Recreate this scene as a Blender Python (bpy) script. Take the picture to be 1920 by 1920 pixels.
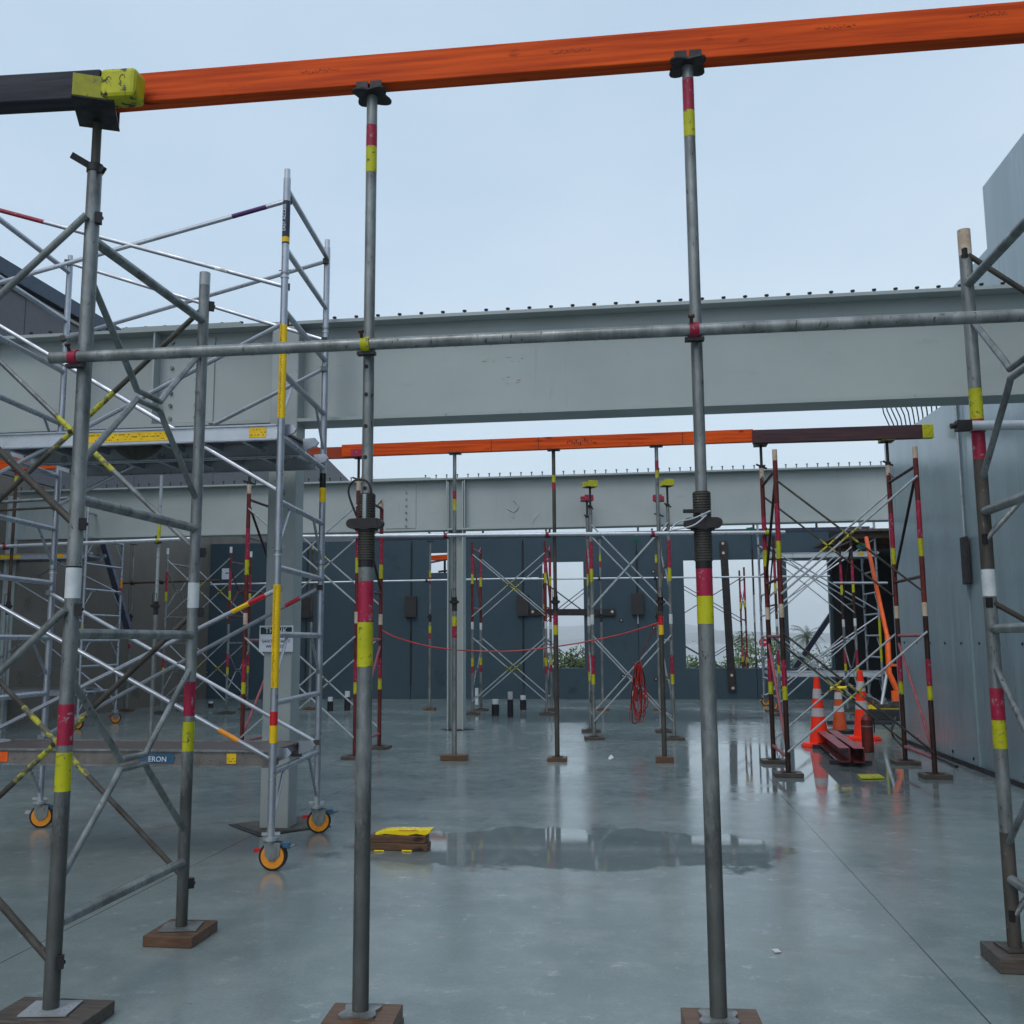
import bpy, math, random
from mathutils import Vector, Matrix
random.seed(11)
for o in list(bpy.data.objects): bpy.data.objects.remove(o)
S = bpy.context.scene
COL = S.collection
R = math.radians

# ------------------------------------------------------------------ camera
FPX, PITCH, ROLL, YAW, EYE = 1815.0, .13187, .0069, .12785, 1.5
Fv = Vector((-math.sin(YAW)*math.cos(PITCH), math.cos(YAW)*math.cos(PITCH), math.sin(PITCH)))
R0 = Vector((math.cos(YAW), math.sin(YAW), 0)); U0 = R0.cross(Fv)
Rv = math.cos(ROLL)*R0 - math.sin(ROLL)*U0
Uv = math.cos(ROLL)*U0 + math.sin(ROLL)*R0
CP = Vector((0, 0, EYE))
cd = bpy.data.cameras.new('camera'); cam = bpy.data.objects.new('camera', cd); COL.objects.link(cam)
cd.sensor_fit = 'HORIZONTAL'; cd.sensor_width = 36; cd.lens = 36*FPX/1920
cd.clip_start = .05; cd.clip_end = 9000
M = Matrix((( Rv.x, Uv.x, -Fv.x, CP.x), (Rv.y, Uv.y, -Fv.y, CP.y), (Rv.z, Uv.z, -Fv.z, CP.z), (0, 0, 0, 1)))
cam.matrix_world = M
S.camera = cam
S.render.resolution_x = S.render.resolution_y = 1024

# ------------------------------------------------------------------ sky and sun (overcast)
SUN_EL, SUN_ROT = R(52), R(200)
W = bpy.data.worlds.new('World'); S.world = W; W.use_nodes = True
nt = W.node_tree; nt.nodes.clear()
def WN(t, **k):
    n = nt.nodes.new(t)
    for a, b in k.items(): setattr(n, a, b)
    return n
sky = WN('ShaderNodeTexSky', sky_type='NISHITA', sun_disc=False, sun_elevation=SUN_EL, sun_rotation=SUN_ROT)
sky.air_density = 1.0; sky.dust_density = 4.0; sky.ozone_density = 1.5
bg1 = WN('ShaderNodeBackground'); bg1.inputs[1].default_value = .05
nt.links.new(sky.outputs[0], bg1.inputs[0])
tc = WN('ShaderNodeTexCoord'); mp = WN('ShaderNodeMapping'); mp.inputs['Scale'].default_value = (1.0, 1.0, 2.2)
nz = WN('ShaderNodeTexNoise'); nz.inputs['Scale'].default_value = 1.25; nz.inputs['Detail'].default_value = 5; nz.inputs['Roughness'].default_value = .5
cr = WN('ShaderNodeValToRGB')
cr.color_ramp.elements[0].position = .34; cr.color_ramp.elements[0].color = (.430, .565, .700, 1)
cr.color_ramp.elements[1].position = .66; cr.color_ramp.elements[1].color = (.600, .710, .790, 1)
bg2 = WN('ShaderNodeBackground'); bg2.inputs[1].default_value = .97
ad = WN('ShaderNodeAddShader'); wo = WN('ShaderNodeOutputWorld')
nt.links.new(tc.outputs['Generated'], mp.inputs[0]); nt.links.new(mp.outputs[0], nz.inputs['Vector'])
nt.links.new(nz.outputs['Fac'], cr.inputs[0]); nt.links.new(cr.outputs[0], bg2.inputs[0])
nt.links.new(bg1.outputs[0], ad.inputs[0]); nt.links.new(bg2.outputs[0], ad.inputs[1]); nt.links.new(ad.outputs[0], wo.inputs[0])
sd = bpy.data.lights.new('sun', 'SUN'); sd.energy = .75; sd.angle = R(25); sd.color = (1, .97, .93)
so = bpy.data.objects.new('sun', sd); COL.objects.link(so)
sdir = Vector((math.sin(SUN_ROT)*math.cos(SUN_EL), math.cos(SUN_ROT)*math.cos(SUN_EL), math.sin(SUN_EL)))
so.rotation_euler = sdir.to_track_quat('Z', 'Y').to_euler()
S.view_settings.view_transform = 'Standard'; S.view_settings.look = 'None'
S.view_settings.exposure = 0; S.view_settings.gamma = 1
S.render.engine = 'CYCLES'
S.cycles.max_bounces = 6; S.cycles.diffuse_bounces = 3; S.cycles.glossy_bounces = 4; S.cycles.volume_bounces = 3

# ------------------------------------------------------------------ measuring helpers (survey of the site from the photograph)
def ray(x, y): return Rv*(x-960) - Uv*(y-960) + Fv*FPX
def G(x, y, z=0.0):
    d = ray(x, y); return CP + d*((z-EYE)/d.z)
def P(x, y, Y):
    d = ray(x, y); return CP + d*(Y/d.y)
def PX(x, y, X):
    d = ray(x, y); return CP + d*(X/d.x)
def zat(B, y):
    k = -(y-960)/FPX; b = Vector((B[0], B[1], 0)) - CP
    return (k*Fv.dot(b) - Uv.dot(b))/(Uv.z - k*Fv.z)

# ------------------------------------------------------------------ materials
MATS = {}
def new_mat(name):
    m = bpy.data.materials.new(name); m.use_nodes = True; MATS[name] = m
    t = m.node_tree; return m, t, t.nodes['Principled BSDF']
def L(t, a, b): t.links.new(a, b)
def noise(t, vec, scale, detail=4, rough=.55):
    n = t.nodes.new('ShaderNodeTexNoise'); n.inputs['Scale'].default_value = scale
    n.inputs['Detail'].default_value = detail; n.inputs['Roughness'].default_value = rough
    if vec: L(t, vec, n.inputs['Vector'])
    return n.outputs['Fac']
def ramp(t, fac, p0, p1, c0=(0,0,0,1), c1=(1,1,1,1)):
    n = t.nodes.new('ShaderNodeValToRGB'); e = n.color_ramp.elements
    e[0].position = p0; e[1].position = p1; e[0].color = (*c0[:3], 1); e[1].color = (*c1[:3], 1)
    L(t, fac, n.inputs[0]); return n.outputs[0]
def mix(t, fac, a, b, mode='MIX'):
    n = t.nodes.new('ShaderNodeMix'); n.data_type = 'RGBA'; n.blend_type = mode
    for sock, v in ((n.inputs[0], fac), (n.inputs[6], a), (n.inputs[7], b)):
        if isinstance(v, (int, float)): sock.default_value = v
        elif isinstance(v, tuple): sock.default_value = (*v[:3], 1)
        else: L(t, v, sock)
    return n.outputs[2]
def coords(t, sc=(1,1,1), kind='Object'):
    c = t.nodes.new('ShaderNodeTexCoord'); m = t.nodes.new('ShaderNodeMapping'); m.inputs['Scale'].default_value = sc
    L(t, c.outputs[kind], m.inputs[0]); return m.outputs[0]
def bump(t, b, h, strength=.3, dist=.01):
    n = t.nodes.new('ShaderNodeBump'); n.inputs['Strength'].default_value = strength; n.inputs['Distance'].default_value = dist
    L(t, h, n.inputs['Height']); L(t, n.outputs[0], b.inputs['Normal']); return n
def paint(name, c, c2=None, rough=.45, metal=0, fleck=None, famt=.62, scale=9, fscale=45, sc=(1,1,1), bmp=.15, coat=0, spec=.32):
    m, t, b = new_mat(name); v = coords(t, sc)
    if c2 is None: c2 = tuple(x*.72 for x in c)
    col = mix(t, ramp(t, noise(t, v, scale, 6, .65), .36, .66), c, c2)
    if fleck:
        f = ramp(t, noise(t, v, fscale, 5, .7), famt, famt+.06)
        col = mix(t, f, col, fleck)
    b.inputs['Specular IOR Level'].default_value = spec
    L(t, col, b.inputs['Base Color'])
    rr = ramp(t, noise(t, v, scale*2.3, 4), .3, .75, (max(rough-.14,.05),)*3, (min(rough+.16,1),)*3)
    L(t, rr, b.inputs['Roughness']); b.inputs['Metallic'].default_value = metal
    if coat: b.inputs['Coat Weight'].default_value = coat; b.inputs['Coat Roughness'].default_value = .12
    if bmp: bump(t, b, noise(t, v, fscale*1.5, 4), bmp, .004)
    return m
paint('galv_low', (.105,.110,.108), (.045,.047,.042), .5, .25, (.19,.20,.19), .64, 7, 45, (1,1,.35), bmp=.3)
# lower ends of the tubes are darker, with a ragged upper edge
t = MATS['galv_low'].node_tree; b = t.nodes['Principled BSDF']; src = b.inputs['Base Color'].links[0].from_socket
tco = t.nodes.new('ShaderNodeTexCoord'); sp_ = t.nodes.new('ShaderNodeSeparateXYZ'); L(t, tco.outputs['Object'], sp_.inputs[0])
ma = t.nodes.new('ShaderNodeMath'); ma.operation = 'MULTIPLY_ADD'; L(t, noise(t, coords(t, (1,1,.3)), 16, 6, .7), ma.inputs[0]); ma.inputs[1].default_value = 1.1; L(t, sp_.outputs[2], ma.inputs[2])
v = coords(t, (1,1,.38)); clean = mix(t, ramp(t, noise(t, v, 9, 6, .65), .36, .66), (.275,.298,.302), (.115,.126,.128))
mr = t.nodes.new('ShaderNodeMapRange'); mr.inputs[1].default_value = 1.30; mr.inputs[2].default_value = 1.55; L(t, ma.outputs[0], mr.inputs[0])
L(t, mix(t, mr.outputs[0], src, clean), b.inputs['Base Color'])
paint('galv', (.275,.298,.302), (.115,.126,.128), .40, .40, (.060,.055,.045), .605, 9, 50, (1,1,.38), bmp=.3)
paint('galv_clean', (.44,.48,.51), (.32,.35,.37), .36, .4, (.2,.2,.2), .68, 8, 50)
paint('galv_dirty', (.095,.088,.076), (.040,.036,.031), .6, .2, (.22,.22,.21), .64, 8, 50, (1,1,.38), bmp=.3)
paint('alu_dirty', (.20,.185,.175), (.14,.125,.115), .5, .2, (.06,.05,.045), .60)
paint('alu', (.42,.45,.51), (.33,.36,.41), .36, .65, None, bmp=.03, scale=5)
paint('alu_bright', (.54,.58,.63), (.45,.49,.54), .36, .45, None, bmp=.0, scale=4)
paint('dark_steel', (.030,.028,.032), (.014,.013,.014), .5, .1, (.10,.05,.03), .66)
paint('rust', (.10,.055,.035), (.04,.028,.022), .7, .2, (.2,.09,.04), .6)
paint('oxide', (.16,.022,.020), (.07,.014,.012), .45, 0, (.03,.015,.012), .60, 6, 40)
paint('oxide_pink', (.36,.10,.12), (.22,.06,.07), .5, 0, (.1,.03,.03), .62)
paint('oxide_dark', (.055,.022,.018), (.02,.012,.010), .5, .1, (.12,.05,.03), .62)
paint('magenta', (.36,.014,.055), (.24,.012,.035), .45, 0, (.26,.25,.25), .585, 8, 30)
paint('lime', (.50,.49,.010), (.36,.37,.01), .45, 0, (.09,.09,.06), .575, 8, 34)
paint('lime_chipped', (.47,.46,.012), (.33,.34,.01), .5, 0, (.018,.02,.022), .525, 6, 15)
paint('red', (.62,.02,.03), (.45,.015,.02), .4)
paint('yellow', (.85,.55,.01), (.72,.45,.01), .4, 0, (.12,.09,.02), .66, 12, 90)
paint('plastic_yellow', (.95,.75,.01), (.85,.62,.01), .3, bmp=0)
paint('white_paint', (.62,.66,.68), (.48,.52,.55), .45, 0, (.07,.07,.07), .64, 9, 30)
paint('cream_paint', (.60,.52,.42), (.42,.32,.24), .5, 0, (.10,.03,.02), .60, 9, 50)
paint('black_band', (.012,.022,.02), (.008,.012,.012), .35, bmp=0)
paint('blue', (.04,.13,.24), (.02,.08,.15), .4, bmp=0)
paint('black_plastic', (.012,.013,.016), (.02,.022,.028), .4)
paint('wall_box', (.022,.022,.025), (.035,.03,.03), .6)
paint('cone', (1.0,.045,.015), (.88,.04,.013), .45, bmp=.03, spec=.2)
paint('cone_dull', (.55,.085,.02), (.42,.06,.015), .5, bmp=.03)
paint('reflective', (.50,.50,.52), (.38,.38,.40), .35, bmp=.03)
paint('cable_red', (.50,.03,.025), (.32,.02,.02), .4, bmp=0)
paint('cable_black', (.02,.02,.024), None, .4, bmp=0)
paint('hub_orange', (.85,.32,.03), (.7,.25,.02), .35, bmp=0)
paint('tyre', (.02,.02,.022), None, .6, bmp=0)
paint('green_net', (.005,.09,.06), (.004,.05,.04), .6)
paint('orange_paint', (.85,.13,.015), (.68,.09,.012), .4)
paint('navy', (.035,.045,.075), (.022,.028,.05), .45, .2)
paint('purple_tape', (.10,.03,.16), None, .4, bmp=0)
paint('cream_line', (.45,.42,.38), None, .6)
paint('paper', (.75,.77,.78), None, .6, bmp=0)
paint('sign_white', (.72,.76,.84), (.66,.70,.78), .35, bmp=0)
paint('sign_green', (.006,.028,.026), None, .35, bmp=0)
paint('sign_ink', (.02,.03,.06), None, .5, bmp=0)
paint('ink', (.02,.015,.012), None, .6, bmp=0)
paint('chalk', (.40,.43,.44), None, .8, bmp=0)
paint('bark', (.10,.07,.05), (.05,.04,.03), .8)
paint('trapped_water', (.25,.29,.33), (.2,.24,.28), .15, bmp=0)
paint('cladding', (.115,.11,.125), (.10,.097,.11), .5, bmp=0)
paint('roof_blue', (.045,.065,.10), (.03,.05,.08), .4, .2)
paint('ply_under', (.06,.062,.07), (.035,.036,.042), .6, 0, None, sc=(1,6,1))

def wood(name, c, c2, rough=.5, coat=0, sc=(2.2, 40, 40), knots=True):
    m, t, b = new_mat(name); v = coords(t, sc)
    col = mix(t, ramp(t, noise(t, v, 1.0, 6, .6), .35, .68), c, c2)
    if knots:
        k = ramp(t, noise(t, coords(t, (3.0, 9, 9)), 1.4, 3, .5), .66, .74)
        col = mix(t, k, col, tuple(x*.35 for x in c2))
    L(t, col, b.inputs['Base Color']); b.inputs['Roughness'].default_value = rough
    b.inputs['Coat Weight'].default_value = coat; b.inputs['Coat Roughness'].default_value = .25; b.inputs['Specular IOR Level'].default_value = .15
    bump(t, b, noise(t, v, 2.0, 5), .25, .004)
wood('timber_orange', (.74,.095,.008), (.40,.038,.004), .6, 0, (1.3, 34, 34))
wood('timber_red', (.33,.055,.022), (.22,.035,.018), .5)
wood('timber_dark', (.050,.052,.066), (.012,.013,.020), .6, sc=(1.4,30,30))
wood('timber_mauve', (.085,.045,.05), (.045,.028,.034), .6)
wood('timber_block', (.16,.085,.048), (.075,.042,.026), .5, .3, (9, 60, 60))
wood('timber_pale', (.26,.20,.15), (.18,.14,.11), .55, .2, (9, 60, 60))
wood('timber_grey', (.105,.085,.072), (.055,.046,.04), .55, .3, (9, 60, 60))
wood('deck_board', (.11,.085,.08), (.07,.052,.05), .4, .4, (2, 30, 30), False)

def concrete(name, c, c2, stain, vert=False, rough=.6, stain_pos=.60, spec=None):
    m, t, b = new_mat(name)
    v = coords(t, (1, 1, 1)); vs = coords(t, (1.1, 1.1, .11))
    col = mix(t, ramp(t, noise(t, v, .7, 6, .6), .30, .72), c, c2)
    if vert:
        col = mix(t, ramp(t, noise(t, vs, 1.3, 7, .6), .40, .66), col, tuple(x*.74 for x in c))
        col = mix(t, ramp(t, noise(t, vs, 3.1, 5, .6), .60, .78), col, tuple(min(1, x*1.2) for x in c))
    col = mix(t, ramp(t, noise(t, v, 1.25, 7, .72), stain_pos, stain_pos+.14), col, stain)
    col = mix(t, .35, col, mix(t, ramp(t, noise(t, v, 26, 6, .7), .25, .8), (.55,.55,.55), (1,1,1)), 'MULTIPLY')
    L(t, col, b.inputs['Base Color'])
    b.inputs['Specular IOR Level'].default_value = .14
    L(t, ramp(t, noise(t, vs if vert else v, 2.0, 5), .3, .7, (rough-.17,)*3, (rough+.12,)*3), b.inputs['Roughness'])
    bump(t, b, noise(t, v, 30, 6), .12, .006)
    return m, t, b
concrete('precast_blue', (.038,.068,.092), (.052,.084,.108), (.028,.046,.062), False, .5, .58)
concrete('precast_shaded', (.014,.018,.021), (.022,.026,.030), (.014,.016,.018), False, .45)  # precast with the right corner's shade painted into the base colour
concrete('precast_brown', (.150,.132,.112), (.185,.165,.142), (.085,.075,.064), False, .6, .57)
m, t, b = concrete('precast_right', (.265,.365,.405), (.215,.305,.345), (.17,.24,.28), True, .34, .60)
b.inputs['Coat Weight'].default_value = .9; b.inputs['Coat Roughness'].default_value = .28; b.inputs['Coat IOR'].default_value = 1.7

m, t, b = new_mat('lime_worn'); v = coords(t)
L(t, mix(t, ramp(t, noise(t, v, 22, 6, .7), .44, .56), (.50,.47,.015), (.11,.105,.085)), b.inputs['Base Color']); b.inputs['Roughness'].default_value = .5
# steel primer: light grey, almost flat
m, t, b = new_mat('steel_primer'); v = coords(t)
col = mix(t, ramp(t, noise(t, v, .9, 5, .6), .3, .7), (.355,.405,.405), (.30,.345,.35))
col = mix(t, ramp(t, noise(t, coords(t, (.6, 3, 2.4)), 3, 6, .7), .60, .80), col, (.25,.29,.30))
col = mix(t, ramp(t, noise(t, v, 16, 4, .6), .70, .75), col, (.17,.18,.18))
col = mix(t, ramp(t, noise(t, coords(t, (7, 7, .6)), 1.6, 7, .7), .62, .74), col, (.24,.265,.265))
col = mix(t, ramp(t, noise(t, coords(t, (.8, 3, 6)), 2.1, 7, .75), .66, .72), col, (.40,.43,.43))
L(t, col, b.inputs['Base Color']); L(t, ramp(t, noise(t, v, 3), .3, .7, (.38,)*3, (.6,)*3), b.inputs['Roughness'])

# wet power-floated concrete slab with standing water
m, t, b = new_mat('wet_slab'); v = coords(t)
c1 = mix(t, ramp(t, noise(t, v, .55, 6, .62), .33, .68), (.125,.178,.184), (.225,.282,.280))
c1 = mix(t, ramp(t, noise(t, v, 2.6, 7, .7), .46, .76), c1, (.275,.325,.318))
c1 = mix(t, ramp(t, noise(t, coords(t, (1, 1.2, 1)), 5.5, 8, .78), .585, .66), c1, (.36,.39,.385))
c1 = mix(t, ramp(t, noise(t, coords(t, (9, 1.1, 1)), 3.0, 7, .7), .64, .70), c1, (.30,.33,.325))
c1 = mix(t, ramp(t, noise(t, coords(t, (1.3, 7, 1)), 2.2, 7, .72), .655, .70), c1, (.085,.10,.10))
c1 = mix(t, ramp(t, noise(t, v, 1.1, 5, .6), .60, .74), c1, (.140,.148,.138))
c1 = mix(t, .5, c1, mix(t, ramp(t, noise(t, v, 60, 5, .7), .3, .75), (.62,.62,.62), (1.15,1.15,1.15)), 'MULTIPLY')
DARK = c1
# saw joints cut in the slab
sx = t.nodes.new('ShaderNodeSeparateXYZ'); tco = t.nodes.new('ShaderNodeTexCoord'); L(t, tco.outputs['Object'], sx.inputs[0])
def mth(op, a, b_=0.0):
    n = t.nodes.new('ShaderNodeMath'); n.operation = op
    for i, q in enumerate((a, b_)):
        if isinstance(q, (int, float)): n.inputs[i].default_value = q
        else: L(t, q, n.inputs[i])
    return n.outputs[0]
JX = G(1700, 1748).x
jx = mth('LESS_THAN', mth('ABSOLUTE', mth('SUBTRACT', sx.outputs[0], JX)), .004)
jy = mth('LESS_THAN', mth('ABSOLUTE', mth('SUBTRACT', sx.outputs[0], G(0, 1806).x)), .0035)
c1 = mix(t, mth('MAXIMUM', jx, jy), c1, (.02,.026,.03))
# puddle mask: distorted ellipses where the slab dips
def dip(cx, cy, rx, ry, soft=.10):
    wn = noise(t, v, 2.1, 7, .68)
    ex = mth('DIVIDE', mth('SUBTRACT', sx.outputs[0], cx), rx); ey = mth('DIVIDE', mth('SUBTRACT', sx.outputs[1], cy), ry)
    d = mth('ADD', mth('SQRT', mth('ADD', mth('MULTIPLY', ex, ex), mth('MULTIPLY', ey, ey))), mth('MULTIPLY', mth('SUBTRACT', wn, .5), 2.3))
    n = t.nodes.new('ShaderNodeMapRange'); n.inputs[1].default_value = 1+soft; n.inputs[2].default_value = 1-soft
    n.inputs[3].default_value = 0; n.inputs[4].default_value = 1; L(t, d, n.inputs[0]); return n.outputs[0]
pc = G(1110, 1590)
pud = mth('MAXIMUM', dip(pc.x-.15, pc.y, 1.55, .72), dip(1.9, 12.2, 1.5, 2.6, .35))
pud = mth('MAXIMUM', pud, dip(-.3, 19.5, 3.0, 1.5, .4))
c1 = mix(t, mth('MULTIPLY', pud, .38), c1, (.05,.065,.07)); L(t, c1, b.inputs['Base Color'])
film = ramp(t, noise(t, v, .8, 5, .6), .40, .62)
rough = t.nodes.new('ShaderNodeMapRange'); L(t, film, rough.inputs[0]); rough.inputs[3].default_value = .20; rough.inputs[4].default_value = .105
fine = mth('MULTIPLY', mth('SUBTRACT', noise(t, v, 7, 6, .7), .5), .30)
rr = mth('MAXIMUM', mth('ADD', rough.outputs[0], fine), .07)
rr = mth('MULTIPLY', rr, mth('SUBTRACT', 1.0, mth('MULTIPLY', pud, .82)))
b.inputs['Roughness'].default_value = .6
b.inputs['Specular IOR Level'].default_value = .3
b.inputs['Coat Weight'].default_value = 1; b.inputs['Coat IOR'].default_value = 1.52
L(t, rr, b.inputs['Coat Roughness'])
bn = t.nodes.new('ShaderNodeBump'); bn.inputs['Distance'].default_value = .004
L(t, mth('MULTIPLY', mth('SUBTRACT', 1.0, mth('MULTIPLY', pud, .94)), .34), bn.inputs['Strength'])
L(t, noise(t, v, 13, 7, .7), bn.inputs['Height']); L(t, bn.outputs[0], b.inputs['Coat Normal'])
bm2 = t.nodes.new('ShaderNodeBump'); bm2.inputs['Distance'].default_value = .004; bm2.inputs['Strength'].default_value = .1
L(t, noise(t, v, 40, 5), bm2.inputs['Height']); L(t, bm2.outputs[0], b.inputs['Normal'])

def leafmat(name, c, c2):
    m, t, b = new_mat(name); v = coords(t)
    L(t, mix(t, ramp(t, noise(t, v, 2.5, 4), .35, .65), c, c2), b.inputs['Base Color']); b.inputs['Roughness'].default_value = .6
paint('lime_worn2', (.36,.35,.012), (.22,.22,.03), .5, 0, (.06,.06,.03), .60, 10, 26)
leafmat('leaf', (.10,.17,.035), (.045,.085,.02)); leafmat('leaf_grey', (.10,.14,.09), (.06,.09,.06))
leafmat('hillgreen', (.085,.105,.10), (.11,.125,.12)); leafmat('grass', (.07,.10,.04), (.05,.075,.03))
paint('sea', (.05,.08,.10), None, .15)
paint('house', (.6,.58,.55), None, .6)
hm = bpy.data.materials.new('haze_air'); hm.use_nodes = True; MATS['haze_air'] = hm; hm.node_tree.nodes.clear()
pv = hm.node_tree.nodes.new('ShaderNodeVolumePrincipled'); pv.inputs['Color'].default_value = (.99,.995,1,1); pv.inputs['Density'].default_value = .0004; pv.inputs['Anisotropy'].default_value = .2
ho = hm.node_tree.nodes.new('ShaderNodeOutputMaterial'); hm.node_tree.links.new(pv.outputs[0], ho.inputs['Volume'])

# ------------------------------------------------------------------ mesh builder
WL = {}
def smooth(pts, k=6):
    pts = [Vector(p) for p in pts]; out = []
    for i in range(len(pts)-1):
        p0 = pts[max(i-1,0)]; p1 = pts[i]; p2 = pts[i+1]; p3 = pts[min(i+2,len(pts)-1)]
        for j in range(k):
            u = j/k; out.append(.5*((2*p1)+(p2-p0)*u+(2*p0-5*p1+4*p2-p3)*u*u+(3*p1-p0-3*p2+p3)*u*u*u))
    return out+[pts[-1]]
class MB:
    def __init__(s): s.v = []; s.f = []; s.m = []; s.mats = []
    def mi(s, m):
        if m not in s.mats: s.mats.append(m)
        return s.mats.index(m)
    def add(s, vs, fs, m):
        o = len(s.v); s.v += [Vector(p) for p in vs]; k = s.mi(m)
        for f in fs: s.f.append([o+i for i in f]); s.m.append(k)
    def obox(s, c, ax, ay, az, m):      # centre and three half-axis vectors
        c = Vector(c); ax, ay, az = Vector(ax), Vector(ay), Vector(az)
        vs = [c+i*ax+j*ay+k*az for k in (-1,1) for j in (-1,1) for i in (-1,1)]
        s.add(vs, [(0,2,3,1),(4,5,7,6),(0,1,5,4),(2,6,7,3),(0,4,6,2),(1,3,7,5)], m); return s
    def box(s, c, sz, m, rz=0):
        a = Vector((math.cos(rz), math.sin(rz), 0)); b_ = Vector((-a.y, a.x, 0))
        return s.obox(c, a*sz[0]/2, b_*sz[1]/2, Vector((0,0,sz[2]/2)), m)
    def bar(s, a, b_, w, h, m, side=(0,1,0)):   # bar from a to b: w across 'side', h the other way
        a, b_ = Vector(a), Vector(b_); d = (b_-a); sd_ = Vector(side); u = d.normalized()
        sd_ = (sd_ - u*sd_.dot(u)).normalized(); up = u.cross(sd_)
        return s.obox((a+b_)/2, d/2, sd_*w/2, up*h/2, m)
    def tube(s, pts, r, m, n=10, caps=True, r2=None):
        pts = [Vector(p) for p in pts]; rings = []
        t0 = (pts[1]-pts[0]).normalized(); x = t0.orthogonal().normalized()
        for i, p in enumerate(pts):
            if i == 0: tt = t0
            elif i == len(pts)-1: tt = (pts[i]-pts[i-1]).normalized()
            else: tt = ((pts[i]-pts[i-1]).normalized() + (pts[i+1]-pts[i]).normalized()).normalized()
            x = (x - tt*x.dot(tt)).normalized(); y = tt.cross(x)
            rad = r if r2 is None else r+(r2-r)*i/(len(pts)-1)
            if 0 < i < len(pts)-1:
                c_ = max(.5, (pts[i]-pts[i-1]).normalized().dot(tt)); 
            rings.append([p + (x*math.cos(2*math.pi*k/n) + y*math.sin(2*math.pi*k/n))*rad for k in range(n)])
        vs = [q for rg in rings for q in rg]; fs = []
        for i in range(len(pts)-1):
            for k in range(n):
                a = i*n+k; b2 = i*n+(k+1) % n; fs.append((a, b2, b2+n, a+n))
        if caps: fs.append(tuple(range(n))[::-1]); fs.append(tuple((len(pts)-1)*n+k for k in range(n)))
        s.add(vs, fs, m); return s
    def banded(s, a, b_, r, base, bands, n=14):     # upright tube with painted bands given by heights
        a, b_ = Vector(a), Vector(b_); zs = {a.z, b_.z}
        for z0, z1, _ in bands:
            for z in (z0, z1):
                if a.z < z < b_.z: zs.add(z)
        zs = sorted(zs)
        for i in range(len(zs)-1):
            mz = (zs[i]+zs[i+1])/2; mm = base; rr_ = r
            for z0, z1, q in bands:
                if z0 <= mz <= z1: mm = q; rr_ = r+.0006
            p = a + (b_-a)*((zs[i]-a.z)/(b_.z-a.z)); q2 = a + (b_-a)*((zs[i+1]-a.z)/(b_.z-a.z))
            s.tube([p, q2], rr_, mm, n)
        return s
    def prism(s, poly, off, m):     # polygon (3D points) extruded by vector off
        off = Vector(off); n = len(poly); vs = [Vector(p) for p in poly] + [Vector(p)+off for p in poly]
        fs = [tuple(range(n))[::-1], tuple(range(n, 2*n))] + [(i, (i+1) % n, (i+1) % n+n, i+n) for i in range(n)]
        s.add(vs, fs, m); return s
    def disc(s, c, axis, r, th, m, n=16):
        a = Vector(axis).normalized(); return s.tube([Vector(c)-a*th/2, Vector(c)+a*th/2], r, m, n)
    def text(s, body, org, right, up, size, m, th=.002):
        cu = bpy.data.curves.new('t', 'FONT'); cu.body = body; cu.size = size; cu.align_x = 'CENTER'; cu.align_y = 'CENTER'
        cu.extrude = th/2; cu.resolution_u = 3
        ob = bpy.data.objects.new('t', cu); me = bpy.data.meshes.new_from_object(ob)
        right, up = Vector(right).normalized(), Vector(up).normalized(); nn = right.cross(up)
        s.add([Vector(org)+right*q.co.x+up*q.co.y+nn*q.co.z for q in me.vertices], [tuple(p.vertices) for p in me.polygons], m)
        bpy.data.objects.remove(ob); bpy.data.curves.remove(cu); bpy.data.meshes.remove(me); return s
    def build(s, name, parent=None, base=None, smooth=True, bevel=0, label=None):
        off = WL[parent.name] if parent else Vector(base if base is not None else (0,0,0))
        me = bpy.data.meshes.new(name); me.from_pydata([tuple(p-off) for p in s.v], [], s.f)
        for q in s.mats: me.materials.append(MATS[q])
        me.polygons.foreach_set('material_index', s.m)
        if smooth:
            me.polygons.foreach_set('use_smooth', [len(f) == 4 for f in s.f])
            try: me.set_sharp_from_angle(angle=R(40))
            except Exception: pass
        me.update(); me.validate()
        ob = bpy.data.objects.new(name, me); COL.objects.link(ob)
        if parent: ob.parent = parent
        else: ob.location = off
        WL[ob.name] = off
        if bevel:
            md = ob.modifiers.new('bevel', 'BEVEL'); md.width = bevel; md.segments = 2; md.limit_method = 'ANGLE'; md.angle_limit = R(50)
        if label: ob['label'] = label
        return ob
def tag(o, label, cat, group=None):
    o['label'] = label; o['category'] = cat
    if group: o['group'] = group
    return o
def empty(name, loc, label, cat, group=None):
    o = bpy.data.objects.new(name, None); COL.objects.link(o); o.location = loc; o.empty_display_size = .1
    WL[o.name] = Vector(loc); return tag(o, label, cat, group)
def struct(mb, name, **k):
    o = mb.build(name, **k); o['kind'] = 'structure'; return o

Z = Vector((0,0,1)); XA = Vector((1,0,0)); YA = Vector((0,1,0))

# ------------------------------------------------------------------ setting: slab and surroundings
YB = 25.12                      # face of the back wall
XL = G(375, 1312).x             # face of the long left wall
XR = 3.78                       # face of the right wall
mb = MB(); mb.box((1, 10.4, -.15), (40, 31, .3), 'wet_slab'); struct(mb, 'floor', base=(0,0,0), smooth=False)
mb = MB(); mb.add([(-3000,-60,-1.2),(3000,-60,-1.2),(3000,75,-1.2),(-3000,75,-1.2),(-3000,110,-9),(3000,110,-9)], [(0,1,2,3),(3,2,5,4)], 'grass'); struct(mb, 'ground', smooth=False)
mb = MB(); mb.add([(-3200,105,-8.5),(3200,105,-8.5),(3200,4500,-8.5),(-3200,4500,-8.5)], [(0,1,2,3)], 'sea'); struct(mb, 'water', smooth=False)
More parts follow.
